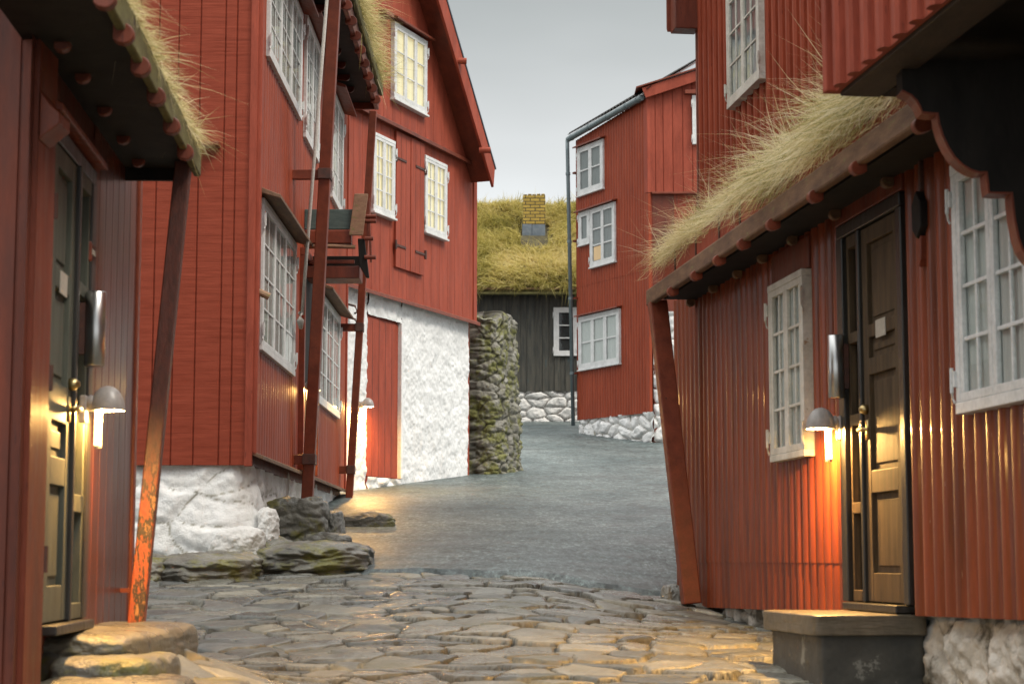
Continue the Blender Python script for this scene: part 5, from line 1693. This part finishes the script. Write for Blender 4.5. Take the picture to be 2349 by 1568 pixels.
# ================================================================== ROCKS
def rock(x0, x1, yt, yb, depth, label, mat, seed, Y=None, rot=0, **kw):
    """a boulder whose front foot stands on the ground seen at the pixel row yb"""
    xm = (x0 + x1) / 2
    if Y is None:
        Y = 8.0
        for k in range(60):
            p = at_y(xm, yb, Y)
            Y += (float(ground_z(p.x, Y)) - p.z) * -8.0 if False else 0
            lo, hi = 6.0, 40.0
            for _ in range(40):
                md = (lo + hi) / 2
                if at_y(xm, yb, md).z < float(ground_z(at_y(xm, yb, md).x, md)):
                    hi = md
                else:
                    lo = md
            Y = lo
            break
    a, b_ = at_y(x0, yb, Y), at_y(x1, yb, Y)
    zt_ = at_y(xm, yt, Y).z
    zb2 = a.z - .12
    h = zt_ - zb2
    o = boulder('boulder', ((a.x + b_.x) / 2, Y + depth * .45, zb2 + h / 2), ((b_.x - a.x) * 1.04, depth, h * 1.02), mat, seed, rot, **kw)
    tag(o, label, 'rock', 'boulders at the house corners')
    return o


rk, rg = M['rock'], M['rock_grey']
rock(604, 742, 1142, 1246, .55, 'tall layered boulder at the foot of the big leaning post', rk, 3, Y=16.3, layer=.05, power=4.5)
rock(733, 782, 1168, 1238, .45, 'narrow dark boulder wedged right of the tall layered boulder', rg, 5, power=5)
rock(776, 900, 1176, 1209, .30, 'flat brown slab of rock lying on the asphalt edge', rk, 7, power=5)
rock(575, 838, 1243, 1312, 1.5, 'broad low mossy rock where cobbles meet the asphalt', rk, 9, layer=.03, power=3.4)
rock(335, 585, 1266, 1330, 1.3, 'mossy rock ledge under the white foundation beside the rusty post', rk, 11, layer=.03, power=3.4)
rock(250, 372, 1275, 1335, 1.1, 'mossy rock behind the foot of the rusty post', rk, 13, power=3.6)
rock(690, 800, 1222, 1256, .4, 'small mossy rock between the flat slab and the cobbles', rk, 31, power=3.4)
rock(520, 660, 1232, 1275, .5, 'low dark rock tucked under the whitewashed boulder', rk, 33, Y=14.9, power=3.4)
rock(1520, 1566, 1342, 1376, .25, 'small grey stone beside the foot of the right-hand post', rg, 15, power=4)
rock(480, 596, 1210, 1276, .40, 'whitewashed boulder at the foot of the white foundation', M['white_rock'], 17, Y=14.55, power=3.4, layer=.0)
rock(585, 632, 1165, 1225, .35, 'small whitewashed lump at the corner of the white foundation', M['white_rock'], 19, Y=14.95, power=3, layer=.0)
# stones of the raised doorstep in front of the left door
for (x0, x1, zt_, Y, dep, h, lab, sd_, m_) in ((75, 405, -.285, 8.45, 1.7, .24, 'large flat lamplit slab forming the step below the left door', 21, M['slab_rock']),
                                               (150, 395, -.375, 7.75, .75, .26, 'mossy flat stone below the left door slab', 23, rk),
                                               (100, 440, -.445, 7.38, .6, .24, 'long flat stone lowest in front of the left door', 25, M['slab_rock']),
                                               (20, 210, -.36, 7.95, .8, .50, 'dark stone under the left door slab against the front wall', 27, rk),
                                               (330, 560, -.50, 7.9, .9, .2, 'low worn stone right of the left door slab', 31, rk),
                                               (-20, 170, -.48, 7.22, .4, .3, 'low mossy stone in the bottom left corner', 29, rk)):
    a_, b_ = at_y(x0, 1400, Y), at_y(x1, 1400, Y)
    o = boulder('boulder', ((a_.x + b_.x) / 2, Y, zt_ - h / 2), (b_.x - a_.x, dep, h), m_, sd_, 0, power=6, layer=.0, amp=.05, fine=.016)
    tag(o, lab, 'rock', 'boulders at the house corners')
